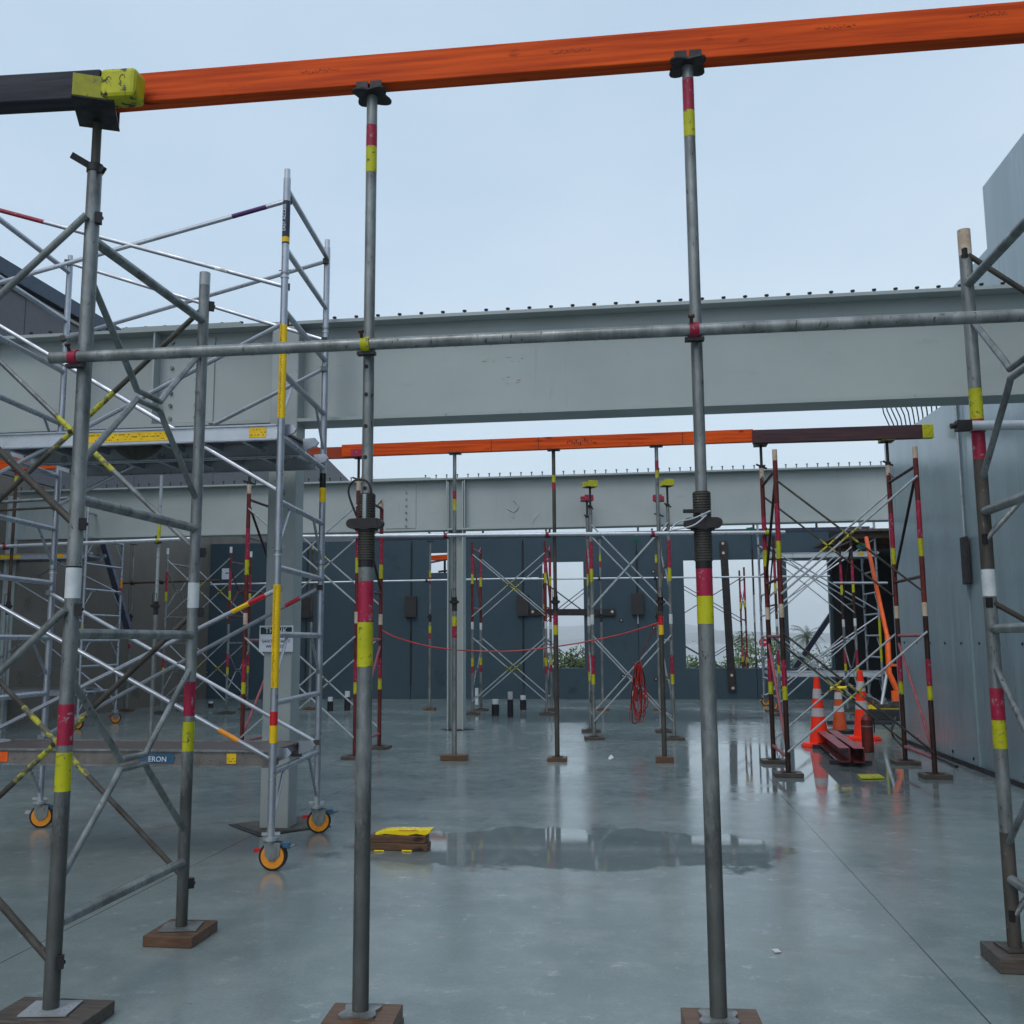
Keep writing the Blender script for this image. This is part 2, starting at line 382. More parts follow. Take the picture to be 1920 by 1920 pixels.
# far hills across the water
def hill(y, amp, x0, x1, dep, seed, base=-8.5):
    rnd = random.Random(seed); ph = [(rnd.uniform(0,6.3), rnd.uniform(.5,1.5)) for _ in range(5)]; mb = MB(); n = 90; vs = []; rows = 7
    for j in range(rows):
        v_ = j/(rows-1)
        for i in range(n+1):
            u = i/n; x = x0+(x1-x0)*u
            hgt = amp*(.55+.22*math.sin(u*9*ph[0][1]+ph[0][0])+.15*math.sin(u*23*ph[1][1]+ph[1][0])+.06*math.sin(u*61+ph[2][0])+rnd.uniform(-.02,.02))
            vs.append((x, y+dep*v_+rnd.uniform(-2,2), base+hgt*math.sin(v_*math.pi/2)**.8))
    fs = [(j*(n+1)+i, j*(n+1)+i+1, (j+1)*(n+1)+i+1, (j+1)*(n+1)+i) for j in range(rows-1) for i in range(n)]
    mb.add(vs, fs, 'hillgreen'); return struct(mb, 'hills')
hill(2100, 44, -1500, 2100, 500, 3); hill(3300, 105, -2600, 3100, 700, 5)

# ------------------------------------------------------------------ walls
def wall_cells(mb, xs, zs, hole, y, th, m):
    xs = sorted(set(xs)); zs = sorted(set(zs))
    solid = lambda i, j: 0 <= i < len(xs)-1 and 0 <= j < len(zs)-1 and not hole((xs[i]+xs[i+1])/2, (zs[j]+zs[j+1])/2)
    for i in range(len(xs)-1):
        for j in range(len(zs)-1):
            if not solid(i, j): continue
            x0, x1, z0, z1 = xs[i], xs[i+1], zs[j], zs[j+1]
            mb.add([(x0,y,z0),(x1,y,z0),(x1,y,z1),(x0,y,z1)], [(0,1,2,3)], m)
            mb.add([(x0,y+th,z0),(x1,y+th,z0),(x1,y+th,z1),(x0,y+th,z1)], [(3,2,1,0)], m)
            if not solid(i-1, j): mb.add([(x0,y,z0),(x0,y+th,z0),(x0,y+th,z1),(x0,y,z1)], [(3,2,1,0)], m)
            if not solid(i+1, j): mb.add([(x1,y,z0),(x1,y+th,z0),(x1,y+th,z1),(x1,y,z1)], [(0,1,2,3)], m)
            if not solid(i, j-1): mb.add([(x0,y,z0),(x1,y,z0),(x1,y+th,z0),(x0,y+th,z0)], [(3,2,1,0)], m)
            if not solid(i, j+1): mb.add([(x0,y,z1),(x1,y,z1),(x1,y+th,z1),(x0,y+th,z1)], [(0,1,2,3)], m)
def wx(px, py=1150): return P(px, py, YB).x
def wz(py, px=1100): return P(px, py, YB).z
TOPZ = wz(1006)
joints = [wx(375)+.02, wx(575), wx(771), wx(981), wx(1196), wx(1415)]
holes = [(wx(805), wx(845), wz(1074, 820), wz(1036, 820)),
         (wx(1017), wx(1095), wz(1253, 1050), wz(1053, 1050)),
         (wx(1284), wx(1462), wz(1253, 1350), wz(1049, 1350)),
         (wx(1478), wx(1557), wz(1253, 1520), wz(1050, 1520))]
XE = wx(1720)
bw = empty('concrete_wall', (-3, YB, 0), 'dark blue-grey precast back wall with window openings at the far end of the slab', 'wall')
TH = .18
edges = joints + [XE]
for i in range(len(edges)-1):
    x0, x1 = edges[i]+.009, edges[i+1]-.009
    mt = 'precast_blue'
    xs = [x0, x1]; zs = [0.0, TOPZ]
    for h in holes:
        for q in h[:2]:
            if x0 < q < x1: xs.append(q)
        if h[0] < x1 and h[1] > x0: zs += [h[2], h[3]]
    inh = lambda x, z: any(h[0] < x < h[1] and h[2] < z < h[3] for h in holes)
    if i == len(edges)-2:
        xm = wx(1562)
        # last panel: corner bay in charcoal, its shade put into the colour
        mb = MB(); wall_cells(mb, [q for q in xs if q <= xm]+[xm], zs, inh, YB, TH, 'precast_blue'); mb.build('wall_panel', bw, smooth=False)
        mb = MB(); wall_cells(mb, [xm+.01, x1], zs, lambda x, z: False, YB-.03, TH+.03, 'precast_shaded')
        mb.build('wall_panel', bw, smooth=False, label='end panel in the right corner, its shade painted near black')
    else:
        mb = MB(); wall_cells(mb, xs, zs, inh, YB, TH, mt); mb.build('wall_panel', bw, smooth=False)
for k, jx_ in enumerate(joints[1:]):
    mb = MB(); mb.box((jx_, YB+.08, TOPZ/2), (.03, .10, TOPZ-.02), 'black_plastic'); mb.build('joint_strip', bw, smooth=False)
    mb = MB()
    if k in (3, 4): mb.tube([(jx_, YB-.02, 2.6), (jx_, YB-.02, TOPZ-.4)], .018, 'dark_steel', 8); mb.tube([(jx_, YB-.02, 1.9), (jx_, YB-.02, 3.2)], .017, 'alu_bright', 8)
    else: mb.tube([(jx_, YB-.02, .35), (jx_, YB-.02, TOPZ-.1)], .018, 'dark_steel', 8)
    mb.build('joint_rod', bw)
    if k < 4:
        bz0, bz1 = wz(1157, 771), wz(1118, 771)
        mb = MB(); mb.box((jx_, YB-.05, (bz0+bz1)/2), (.30, .10, bz1-bz0), 'wall_box'); mb.build('joint_cover', bw, smooth=False, bevel=.006)
for px, py in ((388, 1045), (388, 1260), (1225, 1072), (1165, 1163), (1226, 1177), (1168, 1267), (1230, 1273)):
    q = P(px, py, YB); mb = MB(); mb.disc((q.x, YB-.006, q.z), YA, .05, .012, 'ink'); mb.disc((q.x, YB-.016, q.z), YA, .02, .012, 'galv_clean'); mb.build('ferrule', bw)
# steel edge angle on stubs above the wall
sa = empty('steel_edge_angle', (-1, YB+.05, TOPZ), 'dark steel angle carried on short stubs along the top of the back wall', 'steel angle')
zA = wz(999)
mb = MB(); mb.box(((wx(672)+wx(1640))/2, YB+.09, TOPZ+.065), (wx(1640)-wx(672), .16, .10), 'navy'); mb.build('angle', sa, smooth=False)
for px in (803, 905, 1032, 1200, 1302, 1420, 1540):
    mb = MB(); mb.box((wx(px), YB+.09, TOPZ+.115+.12), (.05, .05, .24), 'dark_steel'); mb.build('stub', sa, smooth=False)

# long left wall with blue capping, its far end raked
lw = empty('boundary_wall', (XL, 12, 0), 'tall brown stained concrete wall with dark blue capping along the left side', 'wall')
ZL = 8.55
def lwpt(px, py): q = PX(px, py, XL); return (XL, q.y, q.z)
yk = 34.1; ye, ze = 38.6, 8.02
yjs = [-4.0, 3.0, 10.0, 16.6, 20.9, 25.1, 29.6, yk]
ZS = 4.6
for a, b_ in zip(yjs[:-1], yjs[1:]):
    mb = MB(); mb.prism([(XL,a+.01,0),(XL,b_-.01,0),(XL,b_-.01,ZS-.01),(XL,a+.01,ZS-.01)], (-.2,0,0), 'precast_brown'); mb.build('wall_panel', lw, smooth=False)
    mb = MB(); mb.prism([(XL,a+.01,ZS+.01),(XL,b_-.01,ZS+.01),(XL,b_-.01,ZL-.33),(XL,a+.01,ZL-.33)], (-.2,0,0), 'cladding'); mb.build('cladding_panel', lw, smooth=False)
mb = MB(); mb.prism([(XL,yk+.01,0),(XL,39.6,0),(XL,39.6,5.0),(XL,ye,7.9),(XL,yk+.01,ZL-.05)], (-.2,0,0), 'cladding'); mb.build('raked_end_panel', lw, smooth=False)
mb = MB(); mb.box((XL-.06, (yk-4)/2, ZL-.15), (.34, yk+4, .30), 'roof_blue'); mb.build('capping', lw, smooth=False)
mb = MB(); mb.box((XL+.03, (yk-4)/2, ZL-.42), (.05, yk+4, .05), 'cream_line'); mb.build('trim', lw, smooth=False)

# right wall: stepped and raked precast
rw = empty('concrete_wall', (XR, 9, 0), 'pale blue-grey streaked concrete wall stepping up along the right side', 'wall')
def rp(px, py): q = PX(px, py, XR); return Vector((XR, q.y, q.z))
yfar = rp(1690, 1392).y
yJ = rp(1800, 900).y            # vertical joint
yS = 12.1; y2 = 10.42
zlow = 4.38
mb = MB(); mb.prism([(XR,yJ+.012,0),(XR,yfar,0),(XR,yfar,zlow+.04),(XR,12.45,zlow-.04),(XR,yJ+.012,zlow-.05)], (.2,0,0), 'precast_right'); mb.build('wall_panel', rw, smooth=False)
yJ2 = yJ-.55
mb = MB(); mb.prism([(XR+.03,yJ2,0),(XR+.03,yJ,0),(XR+.03,yJ,zlow-.06),(XR+.03,yJ2,zlow-.06)], (.17,0,0), 'precast_right'); mb.build('recessed_strip', rw, smooth=False)
mb = MB(); mb.prism([(XR,-3,0),(XR,yJ2,0),(XR,yJ2,5.6),(XR,y2,5.6),(XR,y2,6.29),(XR,-3,6.29)], (.2,0,0), 'precast_right'); mb.build('wall_panel', rw, smooth=False)
mb = MB(); mb.prism([(XR,yJ2+.01,zlow-.045),(XR,yS,zlow-.04),(XR,yS,5.6),(XR,yJ2+.01,5.6)], (.2,0,0), 'precast_right'); mb.build('upper_panel', rw, smooth=False)
q0, q1 = rp(1806, 1008), rp(1814, 1096)
mb = MB(); mb.box((XR-.02, yJ-.06, (q0.z+q1.z)/2), (.05, .17, q0.z-q1.z), 'wall_box'); mb.build('joint_cover', rw, smooth=False, bevel=.01)
mb = MB(); mb.tube([(XR-.01, yJ-.05, q0.z), (XR-.01, yJ-.05, 4.3)], .012, 'galv_clean', 8); mb.build('joint_rod', rw)
for k in range(16):
    yy = 14.6-k*.62; mb = MB(); mb.disc((XR-.004, yy, 1.43), XA, .016, .01, 'ink', 10); mb.build('bolt_hole', rw)
for k in range(12):
    yy = 14.2-k*.75; mb = MB(); mb.disc((XR-.004, yy, .12), XA, .02, .01, 'ink', 10); mb.build('bolt_hole', rw)
mb = MB(); mb.box((XR-.01, 6, .03), (.02, 18, .05), 'black_plastic'); mb.build('base_seal', rw, smooth=False)
# starter bars bent out of the low part of the wall
for k in range(13):
    yy = yfar-.1-k*.20
    mb = MB(); r0 = Vector((XR+.1, yy, zlow)); mb.tube([r0+(0*XA), r0+Vector((0,0,.10)), r0+Vector((-.02,0,.28)), r0+Vector((-.10,0,.5)), r0+Vector((-.13,0,.72))], .009, 'dark_steel', 6); mb.build('starter_bar', rw)
# return wall behind the right wall, seen at the far corner, corner shade in its colour
mb = MB(); mb.prism([(XE-.06, yfar+.2, 0), (XE-.06, YB-.1, 0), (XE-.06, YB-.1, 4.1), (XE-.06, yfar+.2, 4.1)], (.2,0,0), 'precast_shaded')
tag(mb.build('concrete_wall', base=(XE,20,0), smooth=False), 'concrete side wall in the far right corner, its shade painted near black', 'wall')
# timber deck over the far right corner
fd = empty('formwork_deck', (3.5, 23, 4), 'brown plywood formwork deck spanning over the far right corner', 'deck')
zd = P(1600, 999, 21.6).z
mb = MB(); mb.box(((P(1568,999,21.6).x+XE)/2, 23.0, zd), (XE-P(1568,999,21.6).x-.2, 3.9, .05), 'timber_grey'); mb.build('plywood', fd, smooth=False)
for yy in (21.4, 22.7, 24.0):
    mb = MB(); mb.box(((P(1568,999,21.6).x+XE)/2, yy, zd-.085), (XE-P(1568,999,21.6).x-.25, .06, .12), 'timber_block'); mb.build('bearer', fd, smooth=False)

# ------------------------------------------------------------------ steel beams and columns
def chan(mb, x0, x1, y, z0, z1, dz0, m, fl=.30, tf=.028, tw=.014):
    # I section along X; dz0 = rise over its length
    def pt(x, yy, z): return (x, yy, z + dz0*(x-x0)/(x1-x0))
    for (ya, yb, za, zb) in ((-fl/2, fl/2, z1-tf, z1), (-fl/2, fl/2, z0, z0+tf), (-tw/2, tw/2, z0+tf, z1-tf)):
        vs = [pt(x, y+yy, z) for z in (za, zb) for yy in (ya, yb) for x in (x0, x1)]
        mb.add(vs, [(0,2,3,1),(4,5,7,6),(0,1,5,4),(2,6,7,3),(0,4,6,2),(1,3,7,5)], m)
stud_me = None
def stud_row(parent, xs, y, zf, r=.012, h=.10):
    global stud_me
    for x in xs:
        if stud_me is None:
            mb = MB(); mb.tube([(0,0,0),(0,0,h-.012)], r*.75, 'dark_steel', 7); mb.tube([(0,0,h-.012),(0,0,h)], r*1.5, 'dark_steel', 8)
            o = mb.build('shear_stud'); stud_me = o.data
        else:
            o = bpy.data.objects.new('shear_stud', stud_me); COL.objects.link(o)
        o.parent = parent; o.location = Vector((x, y, zf(x))) - WL[parent.name]
# beam nearest the camera
def steel_beam(label, Y, x0, x1, zt, zb, rise, splice_x, stud_px, stiff):
    b_ = empty('steel_beam', (x0, Y, zb), label, 'beam')
    zf = lambda x: zt + rise*(x-x0)/(x1-x0)
    mb = MB(); chan(mb, x0, x1, Y, zb, zt, rise, 'steel_primer'); mb.build('i_section', b_, smooth=False)
    zr = lambda x: rise*(x-x0)/(x1-x0)
    w = .34
    mb = MB(); mb.box((splice_x, Y-.014, (zt+zb)/2+zr(splice_x)), (w*1.6, .014, (zt-zb)*.93-.06), 'steel_primer'); sp = mb.build('splice_plate', b_, smooth=False)
    mb = MB(); mb.box((splice_x, Y, zt+.012+zr(splice_x)), (1.1, .28, .022), 'steel_primer'); mb.build('flange_plate', b_, smooth=False)
    for k in range(7):
        for dx in ((-.12, .12) if Y < 10 else (.10,)):
            mb = MB(); z = zb+.1+(zt-zb-.2)*k/6+zr(splice_x); mb.disc((splice_x+dx, Y-.030, z), YA, .017, .022, 'galv', 6)
            mb.build('bolt', sp)
    for x in stiff:
        mb = MB(); mb.box((x, Y-.076, (zt+zb)/2+zr(x)), (.016, .12, zt-zb-.06), 'steel_primer'); mb.build('stiffener', b_, smooth=False)
    stud_row(b_, stud_px, Y+.08, zf); return b_
C1Y = 7.93; C2Y = 16.574
x0 = -9.8
studs1 = [P(px, 600, C1Y).x for px in range(50, 500, 36)] + [P(px, 600, C1Y).x for px in range(622, 1920, 41)]
b1 = steel_beam('near light grey steel I beam with splice bolts, studs along its top flange', C1Y, x0, 5.2, 4.245, 3.355, .015, P(348, 720, C1Y).x, studs1, [P(300,720,C1Y).x])
studs2 = [P(px, 900, C2Y).x for px in range(16, 1665, 20) if not 700 < px < 790]
b2 = steel_beam('far light grey steel I beam with chalk marks below the second orange line', C2Y, -11.4, XR+.75, 4.315, 3.40, .02, P(752, 950, C2Y).x, studs2, [P(840,950,C2Y).x, P(873,950,C2Y).x])
rn = random.Random(21)
for (px, py, w_, n_) in ((940,672,40,16),(962,714,18,9),(1060,640,10,4)):
    mb = MB()
    for k in range(n_):
        q = P(px+rn.uniform(-w_,w_), py+rn.uniform(-7,7), C1Y-.0075); mb.bar(q, q+Vector((rn.uniform(-.05,.05),0,rn.uniform(-.012,.012))), .0008, rn.uniform(.002,.005), rn.choice(['oxide_pink','galv_dirty','chalk']))
    mb.build('scuff_mark', b1, smooth=False)
# chalk mark on the far beam
mb = MB(); a = P(962, 920, C2Y-.012); z0 = P(962, 972, C2Y-.012).z
yq = C2Y-.012; mb.bar((a.x, yq, a.z), (a.x, yq, z0), .004, .03, 'chalk')
pts = [P(962+10*math.sin(u*math.pi), 937+24*u, yq) for u in [i/8 for i in range(9)]]
mb.tube(smooth(pts), .012, 'chalk', 6); mb.tube([P(952,954,yq), P(962,960,yq), P(970,956,yq)], .010, 'chalk', 6)
mb.bar(P(1008,962,yq), P(996,980,yq), .004, .05, 'chalk'); mb.bar(P(1058,974,yq), P(1060,981,yq), .004, .02, 'chalk')
mb.build('chalk_mark', b2, smooth=False)

def column(label, px, py, w, d, ztop, Y, pit=False, xshift=0):
    g = G(px, py); c = empty('steel_column', (g.x, Y, 0), label, 'column')
    mb = MB(); tf, tw = .022, .013
    for sy in (-1, 1): mb.box((g.x, Y+sy*(d/2-tf/2), ztop/2), (w, tf, ztop), 'steel_primer')
    mb.box((g.x, Y, ztop/2), (tw, d-2*tf, ztop), 'steel_primer'); mb.build('h_section', c, smooth=False)
    return c, g
# near column turned so that its broad flange faces the lens
g = G(521, 1546); col1 = empty('steel_column', (g.x, C1Y, 0), 'near light grey square steel column with a white safety sign, behind the aluminium tower', 'column')
xa_, xb_ = P(487, 1500, C1Y-.155).x, P(541, 1500, C1Y-.155).x
cx = (xa_+xb_)/2; wc = xb_-xa_; hc = 4.21
mb = MB(); mb.box((cx, C1Y-.05, hc/2), (wc, .21, hc), 'steel_primer')
mb.build('hollow_section', col1, smooth=False, bevel=.012)
# recess in the slab round the column base (filled shallow pocket lined with mortar)
def pocket(px, py, wd, dp, m='timber_grey'):
    q = G(px, py); mb = MB(); mb.box((q.x, q.y, .004), (wd, dp, .006), 'black_plastic', R(45)); mb.box((q.x+.01, q.y+.01, .008), (wd*.9, dp*.9, .006), 'galv_dirty', R(45)); return mb
pm = pocket(524, 1549, .62, .62); tag(pm.build('column_pocket', base=G(520,1546), smooth=False), 'diamond shaped dark pocket in the slab round the near column foot', 'floor pocket')
col2 = empty('steel_column', (P(857,1300,C2Y).x, C2Y, 0), 'slim light grey steel H column standing under the far beam, behind a prop', 'column')
xa2, xb2 = P(841,1300,C2Y).x, P(871,1300,C2Y).x; cx2 = (xa2+xb2)/2; w2 = xb2-xa2
mb = MB()
for sx_ in (-1, 1): mb.box((cx2+sx_*(w2/2-.01), C2Y, 2.13), (.02, .28, 4.26), 'steel_primer')
mb.box((cx2, C2Y+.03, 2.13), (w2-.042, .014, 4.26), 'steel_primer'); mb.build('h_section', col2, smooth=False)
pm = pocket(857, 1368, .42, .42); tag(pm.build('column_pocket', base=G(857,1368), smooth=False), 'thin dark pocket in the slab round the far column foot', 'floor pocket')
q = P(4, 1200, C2Y); mb = MB(); mb.box((q.x-.05, C2Y, 2.1), (.28, .28, 4.25), 'steel_primer'); tag(mb.build('steel_column', base=(q.x,C2Y,0), smooth=False, bevel=.01), 'pale grey steel column cut by the left edge of the picture', 'column')
# safety sign on the near column
sg = empty('safety_sign', (cx, C1Y-.18, 1.5), 'white safety sign with a black band reading THINK, fixed to the near column', 'sign')
yS_ = C1Y-.185; s0 = P(487, 1173, yS_); s1 = P(549, 1222, yS_); sc_ = Vector(((s0.x+s1.x)/2, yS_, (s0.z+s1.z)/2)); sw, sh = s1.x-s0.x, s0.z-s1.z
mb = MB(); mb.box(sc_, (sw, .005, sh), 'sign_white'); mb.build('panel', sg, smooth=False)
mb = MB(); mb.box(sc_+Vector((0,-.0045,sh*.30)), (sw*.92, .003, sh*.26), 'sign_green'); mb.build('band', sg, smooth=False)
mb = MB(); mb.text('THINK', sc_+Vector((0,-.0075,sh*.30)), XA, Z, sh*.30, 'sign_white')
mb.text('SAFETY STARTS', sc_+Vector((0,-.0045,-sh*.10)), XA, Z, sh*.16, 'sign_ink'); mb.text('WITH YOU', sc_+Vector((0,-.0045,-sh*.30)), XA, Z, sh*.16, 'sign_ink'); mb.build('lettering', sg, smooth=False)

# ------------------------------------------------------------------ shoring: pads, props, frames
def pad(x, y, label, w=.26, d=.20, h=.05, m='timber_block', rz=0, layers=1, grp='timber pads under the shoring posts'):
    mb = MB()
    for k in range(layers):
        mb.box((x+.012*k, y-.008*k, h*(k+.5)/1 if layers == 1 else h*(k+.5)), (w-.02*k, d-.012*k, h-.002), m if k % 2 == 0 else 'timber_block', rz+.05*k)
    tag(mb.build('timber_pad', base=(x, y, 0), smooth=False, bevel=.004), label, 'timber pad', grp)
    return h*layers
def plate(mb, c, w, m='galv'):
    # wavy-edged base plate
    n = 32; ps = []
    for i in range(n):
        a = 2*math.pi*i/n; rr_ = w/2*(1.0+.22*math.cos(4*(a-math.pi/4))**1); ps.append(Vector(c)+Vector((math.cos(a)*rr_, math.sin(a)*rr_, 0)))
    mb.prism(ps, (0,0,.008), m)
def prop(label, px, py, h0, ztop, zc, bands, r1=.031, r2=.023, padkw=None, near=False, headw=.17, X=None, Y=None, inner='galv', outer='galv', holes=None, loop=True, grp='adjustable steel props under the orange beams'):
    g = G(px, py, h0) if X is None else Vector((X, Y, h0)); x, y = g.x, g.y
    p_ = empty('steel_prop', (x, y, 0), label, 'prop', grp)
    pk = dict(w=.26, d=.22, h=h0/(2 if near else 1), layers=2 if near else 1); pk.update(padkw or {})
    pad(x, y, 'timber block under the ' + label.replace(' carrying ', ' below ').split(',')[0][:70], **pk)
    mb = MB(); plate(mb, (x, y, h0), .15 if near else .14, 'galv' if near else 'galv_dirty'); mb.build('base_plate', p_, smooth=False)
    B = (x, y); nn = 20 if near else 10
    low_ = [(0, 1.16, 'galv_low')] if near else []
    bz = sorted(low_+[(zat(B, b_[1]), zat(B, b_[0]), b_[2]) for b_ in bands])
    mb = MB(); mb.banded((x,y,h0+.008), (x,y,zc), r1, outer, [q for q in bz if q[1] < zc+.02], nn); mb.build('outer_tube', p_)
    mb = MB(); mb.banded((x,y,zc-.05), (x,y,ztop-.010), r2, inner, [q for q in bz if q[0] > zc-.02], nn); it = mb.build('inner_tube', p_)
    tl = .27
    mb = MB()
    if near:
        mb.tube([(x,y,zc-.03),(x,y,zc+tl)], r1+.001, 'dark_steel', nn)
        for k in range(26): mb.tube([(x,y,zc+k*tl/26),(x,y,zc+k*tl/26+.006)], r1+.0045, 'galv_dirty', nn)
    else: mb.tube([(x,y,zc-.02),(x,y,zc+.16)], r1+.002, 'dark_steel', nn)
    mb.build('threaded_collar', p_)
    zn = zc+(.145 if near else .10)
    mb = MB(); mb.tube([(x,y,zn-.025),(x,y,zn+.018)], r1+.016, 'dark_steel', nn)
    hl = .055 if near else .05
    hb = .020 if near else .014
    mb.box((x,y-.02,zn), (2*hl,.05,2*hb), 'dark_steel'); mb.disc((x-hl, y-.02, zn), YA, hb-.001, .046, 'dark_steel', 20); mb.disc((x+hl, y-.02, zn), YA, hb-.001, .046, 'dark_steel', 20)
    mb.build('collar_nut', p_)
    mb = MB()
    if near and not loop: mb.bar((x-.075,y-.045,zn+.045),(x+.01,y-.04,zn+.045), .012, .014, 'dark_steel'); mb.tube([(x,y-.033,zn+.02),(x,y-.033,zn+.05)], .009, 'galv_clean', 8)
    elif near:
        mb.tube(smooth([(x-.03,y-.045,zn+.03),(x-.062,y-.05,zn+.12),(x-.05,y-.05,zn+.165),(x-.01,y-.05,zn+.178),(x+.025,y-.048,zn+.15),(x+.036,y-.045,zn+.05)]), .0045, 'dark_steel', 8)
        mb.tube([(x,y-.033,zn+.02),(x,y-.033,zn+.12)], .009, 'galv_clean', 8)
    else: mb.tube([(x-.03,y-.04,zn),(x-.035,y-.04,zn+.16),(x+.02,y-.04,zn+.17),(x+.035,y-.04,zn)], .005, 'dark_steel', 6)
    mb.build('locking_pin', p_)
    if holes:
        for hy in holes:
            mb = MB(); mb.disc((x-.003, y-r2-.0002, zat(B, hy)), YA, .0085, .003, 'ink', 12); mb.build('pin_hole', it)
    mb = MB(); plate(mb, (x, y, ztop-.010), headw*.9, 'dark_steel')
    if near:
        for sx_ in (-1, 1): mb.box((x+sx_*.03, y-.052, ztop+.012), (.05, .006, .04), 'dark_steel')
    mb.build('head_plate', p_, smooth=False)
    return p_, (x, y)
LH = zat((-1.08, 3.8), 176)
zo1 = P(699, 178, 3.8).z; zo2 = P(1288, 122, 3.8).z
YO = 3.80
prop('left galvanised prop carrying the near orange beam, in the foreground', 676, 1868, .10, zo1, P(685,1050,YO).z, [(237,277,'magenta'),(277,325,'lime'),(1090,1167,'magenta'),(1167,1250,'lime')], X=P(676,1868,YO).x, Y=YO, near=True, holes=(690,742,801,859,917), padkw=dict(w=.29,d=.22,layers=2,h=.05), grp=None)
prop('right galvanised prop carrying the near orange beam, in the foreground', 1347, 1892, .131, zo2, P(1318,1052,YO).z, [(150,210,'magenta'),(210,258,'lime'),(1052,1118,'magenta'),(1118,1170,'lime')], X=P(1347,1890,YO).x, Y=YO, near=True, loop=False, padkw=dict(w=.30,d=.24,m='timber_pale',layers=2,h=.0655), grp=None)
# white wire tie hanging off the right collar
mb = MB(); a = P(1332, 958, YO-.06); b_ = P(1256, 996, YO-.12); c = P(1300, 985, YO-.08)
mb.tube(smooth([a, P(1300,972,YO-.08), P(1270,980,YO-.1), b_, P(1262,994,YO-.1), c, P(1325,965,YO-.06)]), .003, 'alu_bright', 6)
tag(mb.build('tie_wire', base=a), 'loose loop of white tie wire hanging off the right foreground prop collar', 'wire')
# drips / dark thread lock handled by material

# ---- timber beams
def timber(label, a, b_, w, h, m, name='timber_beam', ends=(), marks=()):
    a, b_ = Vector(a), Vector(b_); o = empty(name, a, label, 'timber beam')
    mb = MB(); mb.bar(a, b_, w, h, m); mb.build('beam_body', o, smooth=False, bevel=.004)
    return o
# near orange beam: face bottom edge in the photograph gives its line
ob_l = P(150, 208, YO); ob_a = P(236, 195, YO-.045); ob_b = P(1920, 60, YO-.045)
def at_line(Y, x, pa, pb):
    a = P(*pa, Y); b_ = P(*pb, Y); k = (x-a.x)/(b_.x-a.x); return a.z+(b_.z-a.z)*k
oh = .155; ow = .075
fz = lambda x: at_line(YO-ow/2, x, (236,193), (1920,62))     # lower edge of near face
ft = lambda x: at_line(YO-ow/2, x, (262,136), (1920,2))
oh = ft(0)-fz(0)
xo0, xo1 = P(150, 190, YO).x, 2.6
beam_o = empty('timber_beam', (xo0, YO, fz(xo0)), 'long bright orange painted timber beam across the top of the picture', 'timber beam')
mb = MB(); mb.bar((xo0, YO, fz(xo0)+oh/2), (xo1, YO, fz(xo1)+oh/2), ow, oh, 'timber_orange'); mb.build('beam_body', beam_o, smooth=False, bevel=.004)
rnd = random.Random(4)
for px, py in ((600, 135), (1068, 97), (1565, 52), (1850, 28)):
    mb = MB()
    for k in range(30):
        a = P(px-36+k*2.5+rnd.uniform(-.6,.6), py-(k-15)*.2+rnd.uniform(-3,2), YO-ow/2-.001)
        tpe = rnd.random(); b_ = a+(Vector((0,0,rnd.uniform(.004,.011))) if tpe < .6 else Vector((rnd.uniform(.003,.008),0,rnd.uniform(-.004,.005))))
        mb.bar(a, b_, .001, .0016, 'oxide_dark')
    mb.build('stencil_mark', beam_o, smooth=False)
# dark timber at the left with lime painted end, lying in front of the orange one
YD = YO-.12
dz = lambda x: at_line(YD-.05, x, (0,192), (250,178)); dt = lambda x: at_line(YD-.05, x, (0,145), (200,127))
xd0, xd1 = -3.6, P(252, 150, YD-.05).x
hd = dt(-2.3)-dz(-2.3)
db = empty('timber_beam', (xd1, YD, dz(xd1)), 'dark weathered timber beam with a lime painted end, top left corner', 'timber beam')
xm = P(186, 150, YD-.05).x
mb = MB(); mb.bar((xd0, YD, dz(xd0)+hd/2), (xm, YD, dz(xm)+hd/2), .10, hd, 'timber_dark'); mb.build('beam_body', db, smooth=False, bevel=.006)
mb = MB(); mb.bar((xm+.001, YD, dz(xm)+hd/2), (xd1, YD, dz(xd1)+hd/2), .104, hd+.004, 'lime_chipped'); pe = mb.build('painted_end', db, smooth=False, bevel=.018)
mb = MB()
q = P(248, 160, YD-.055)
for px, py in ((203,150),(229,146)):
    c0 = P(px, py, YD-.053); mb.tube([c0+Vector((math.cos(a)*.012,0,math.sin(a)*.016)) for a in [i*math.pi/5 for i in range(8)]], .0012, 'ink', 5)
mb.build('scribble', pe, smooth=False)

# ---- screw jack with fork head
def ujack(root, x, y, z0, z1, fw=.16, fh=.10, fl='lime', rot=0, r=.019, shaft='dark_steel', arm=True):
    mb = MB(); mb.tube([(x,y,z0-.1),(x,y,z1)], r, shaft, 12); j = mb.build('jack_screw', root)
    zn = z0+.012; mb = MB(); mb.tube([(x,y,zn-.01),(x,y,zn+.025)], r+.016, 'dark_steel', 12)
    if arm:
        for s_ in (-1, 1): mb.bar((x, y, zn+.01), (x+s_*.085*math.cos(rot+.6), y+s_*.085*math.sin(rot+.6), zn+.01-s_*.02), .012, .022, 'dark_steel')
    mb.build('wing_nut', j)
    a = Vector((math.cos(rot), math.sin(rot), 0)); b_ = Vector((-a.y, a.x, 0))
    mb = MB(); mb.obox((x,y,z1+.005), a*fw/2, b_*.105, Z*.005, 'dark_steel'); mb.build('fork_plate', j, smooth=False)
    for s_, mm in ((-1, fl), (1, fl if not isinstance(fl, tuple) else fl[0])):
        mb = MB(); mb.obox(Vector((x,y,z1+fh/2)) + b_*s_*.105, a*fw/2, b_*.004, Z*(fh/2), mm); mb.build('fork_side', j, smooth=False, bevel=.003)
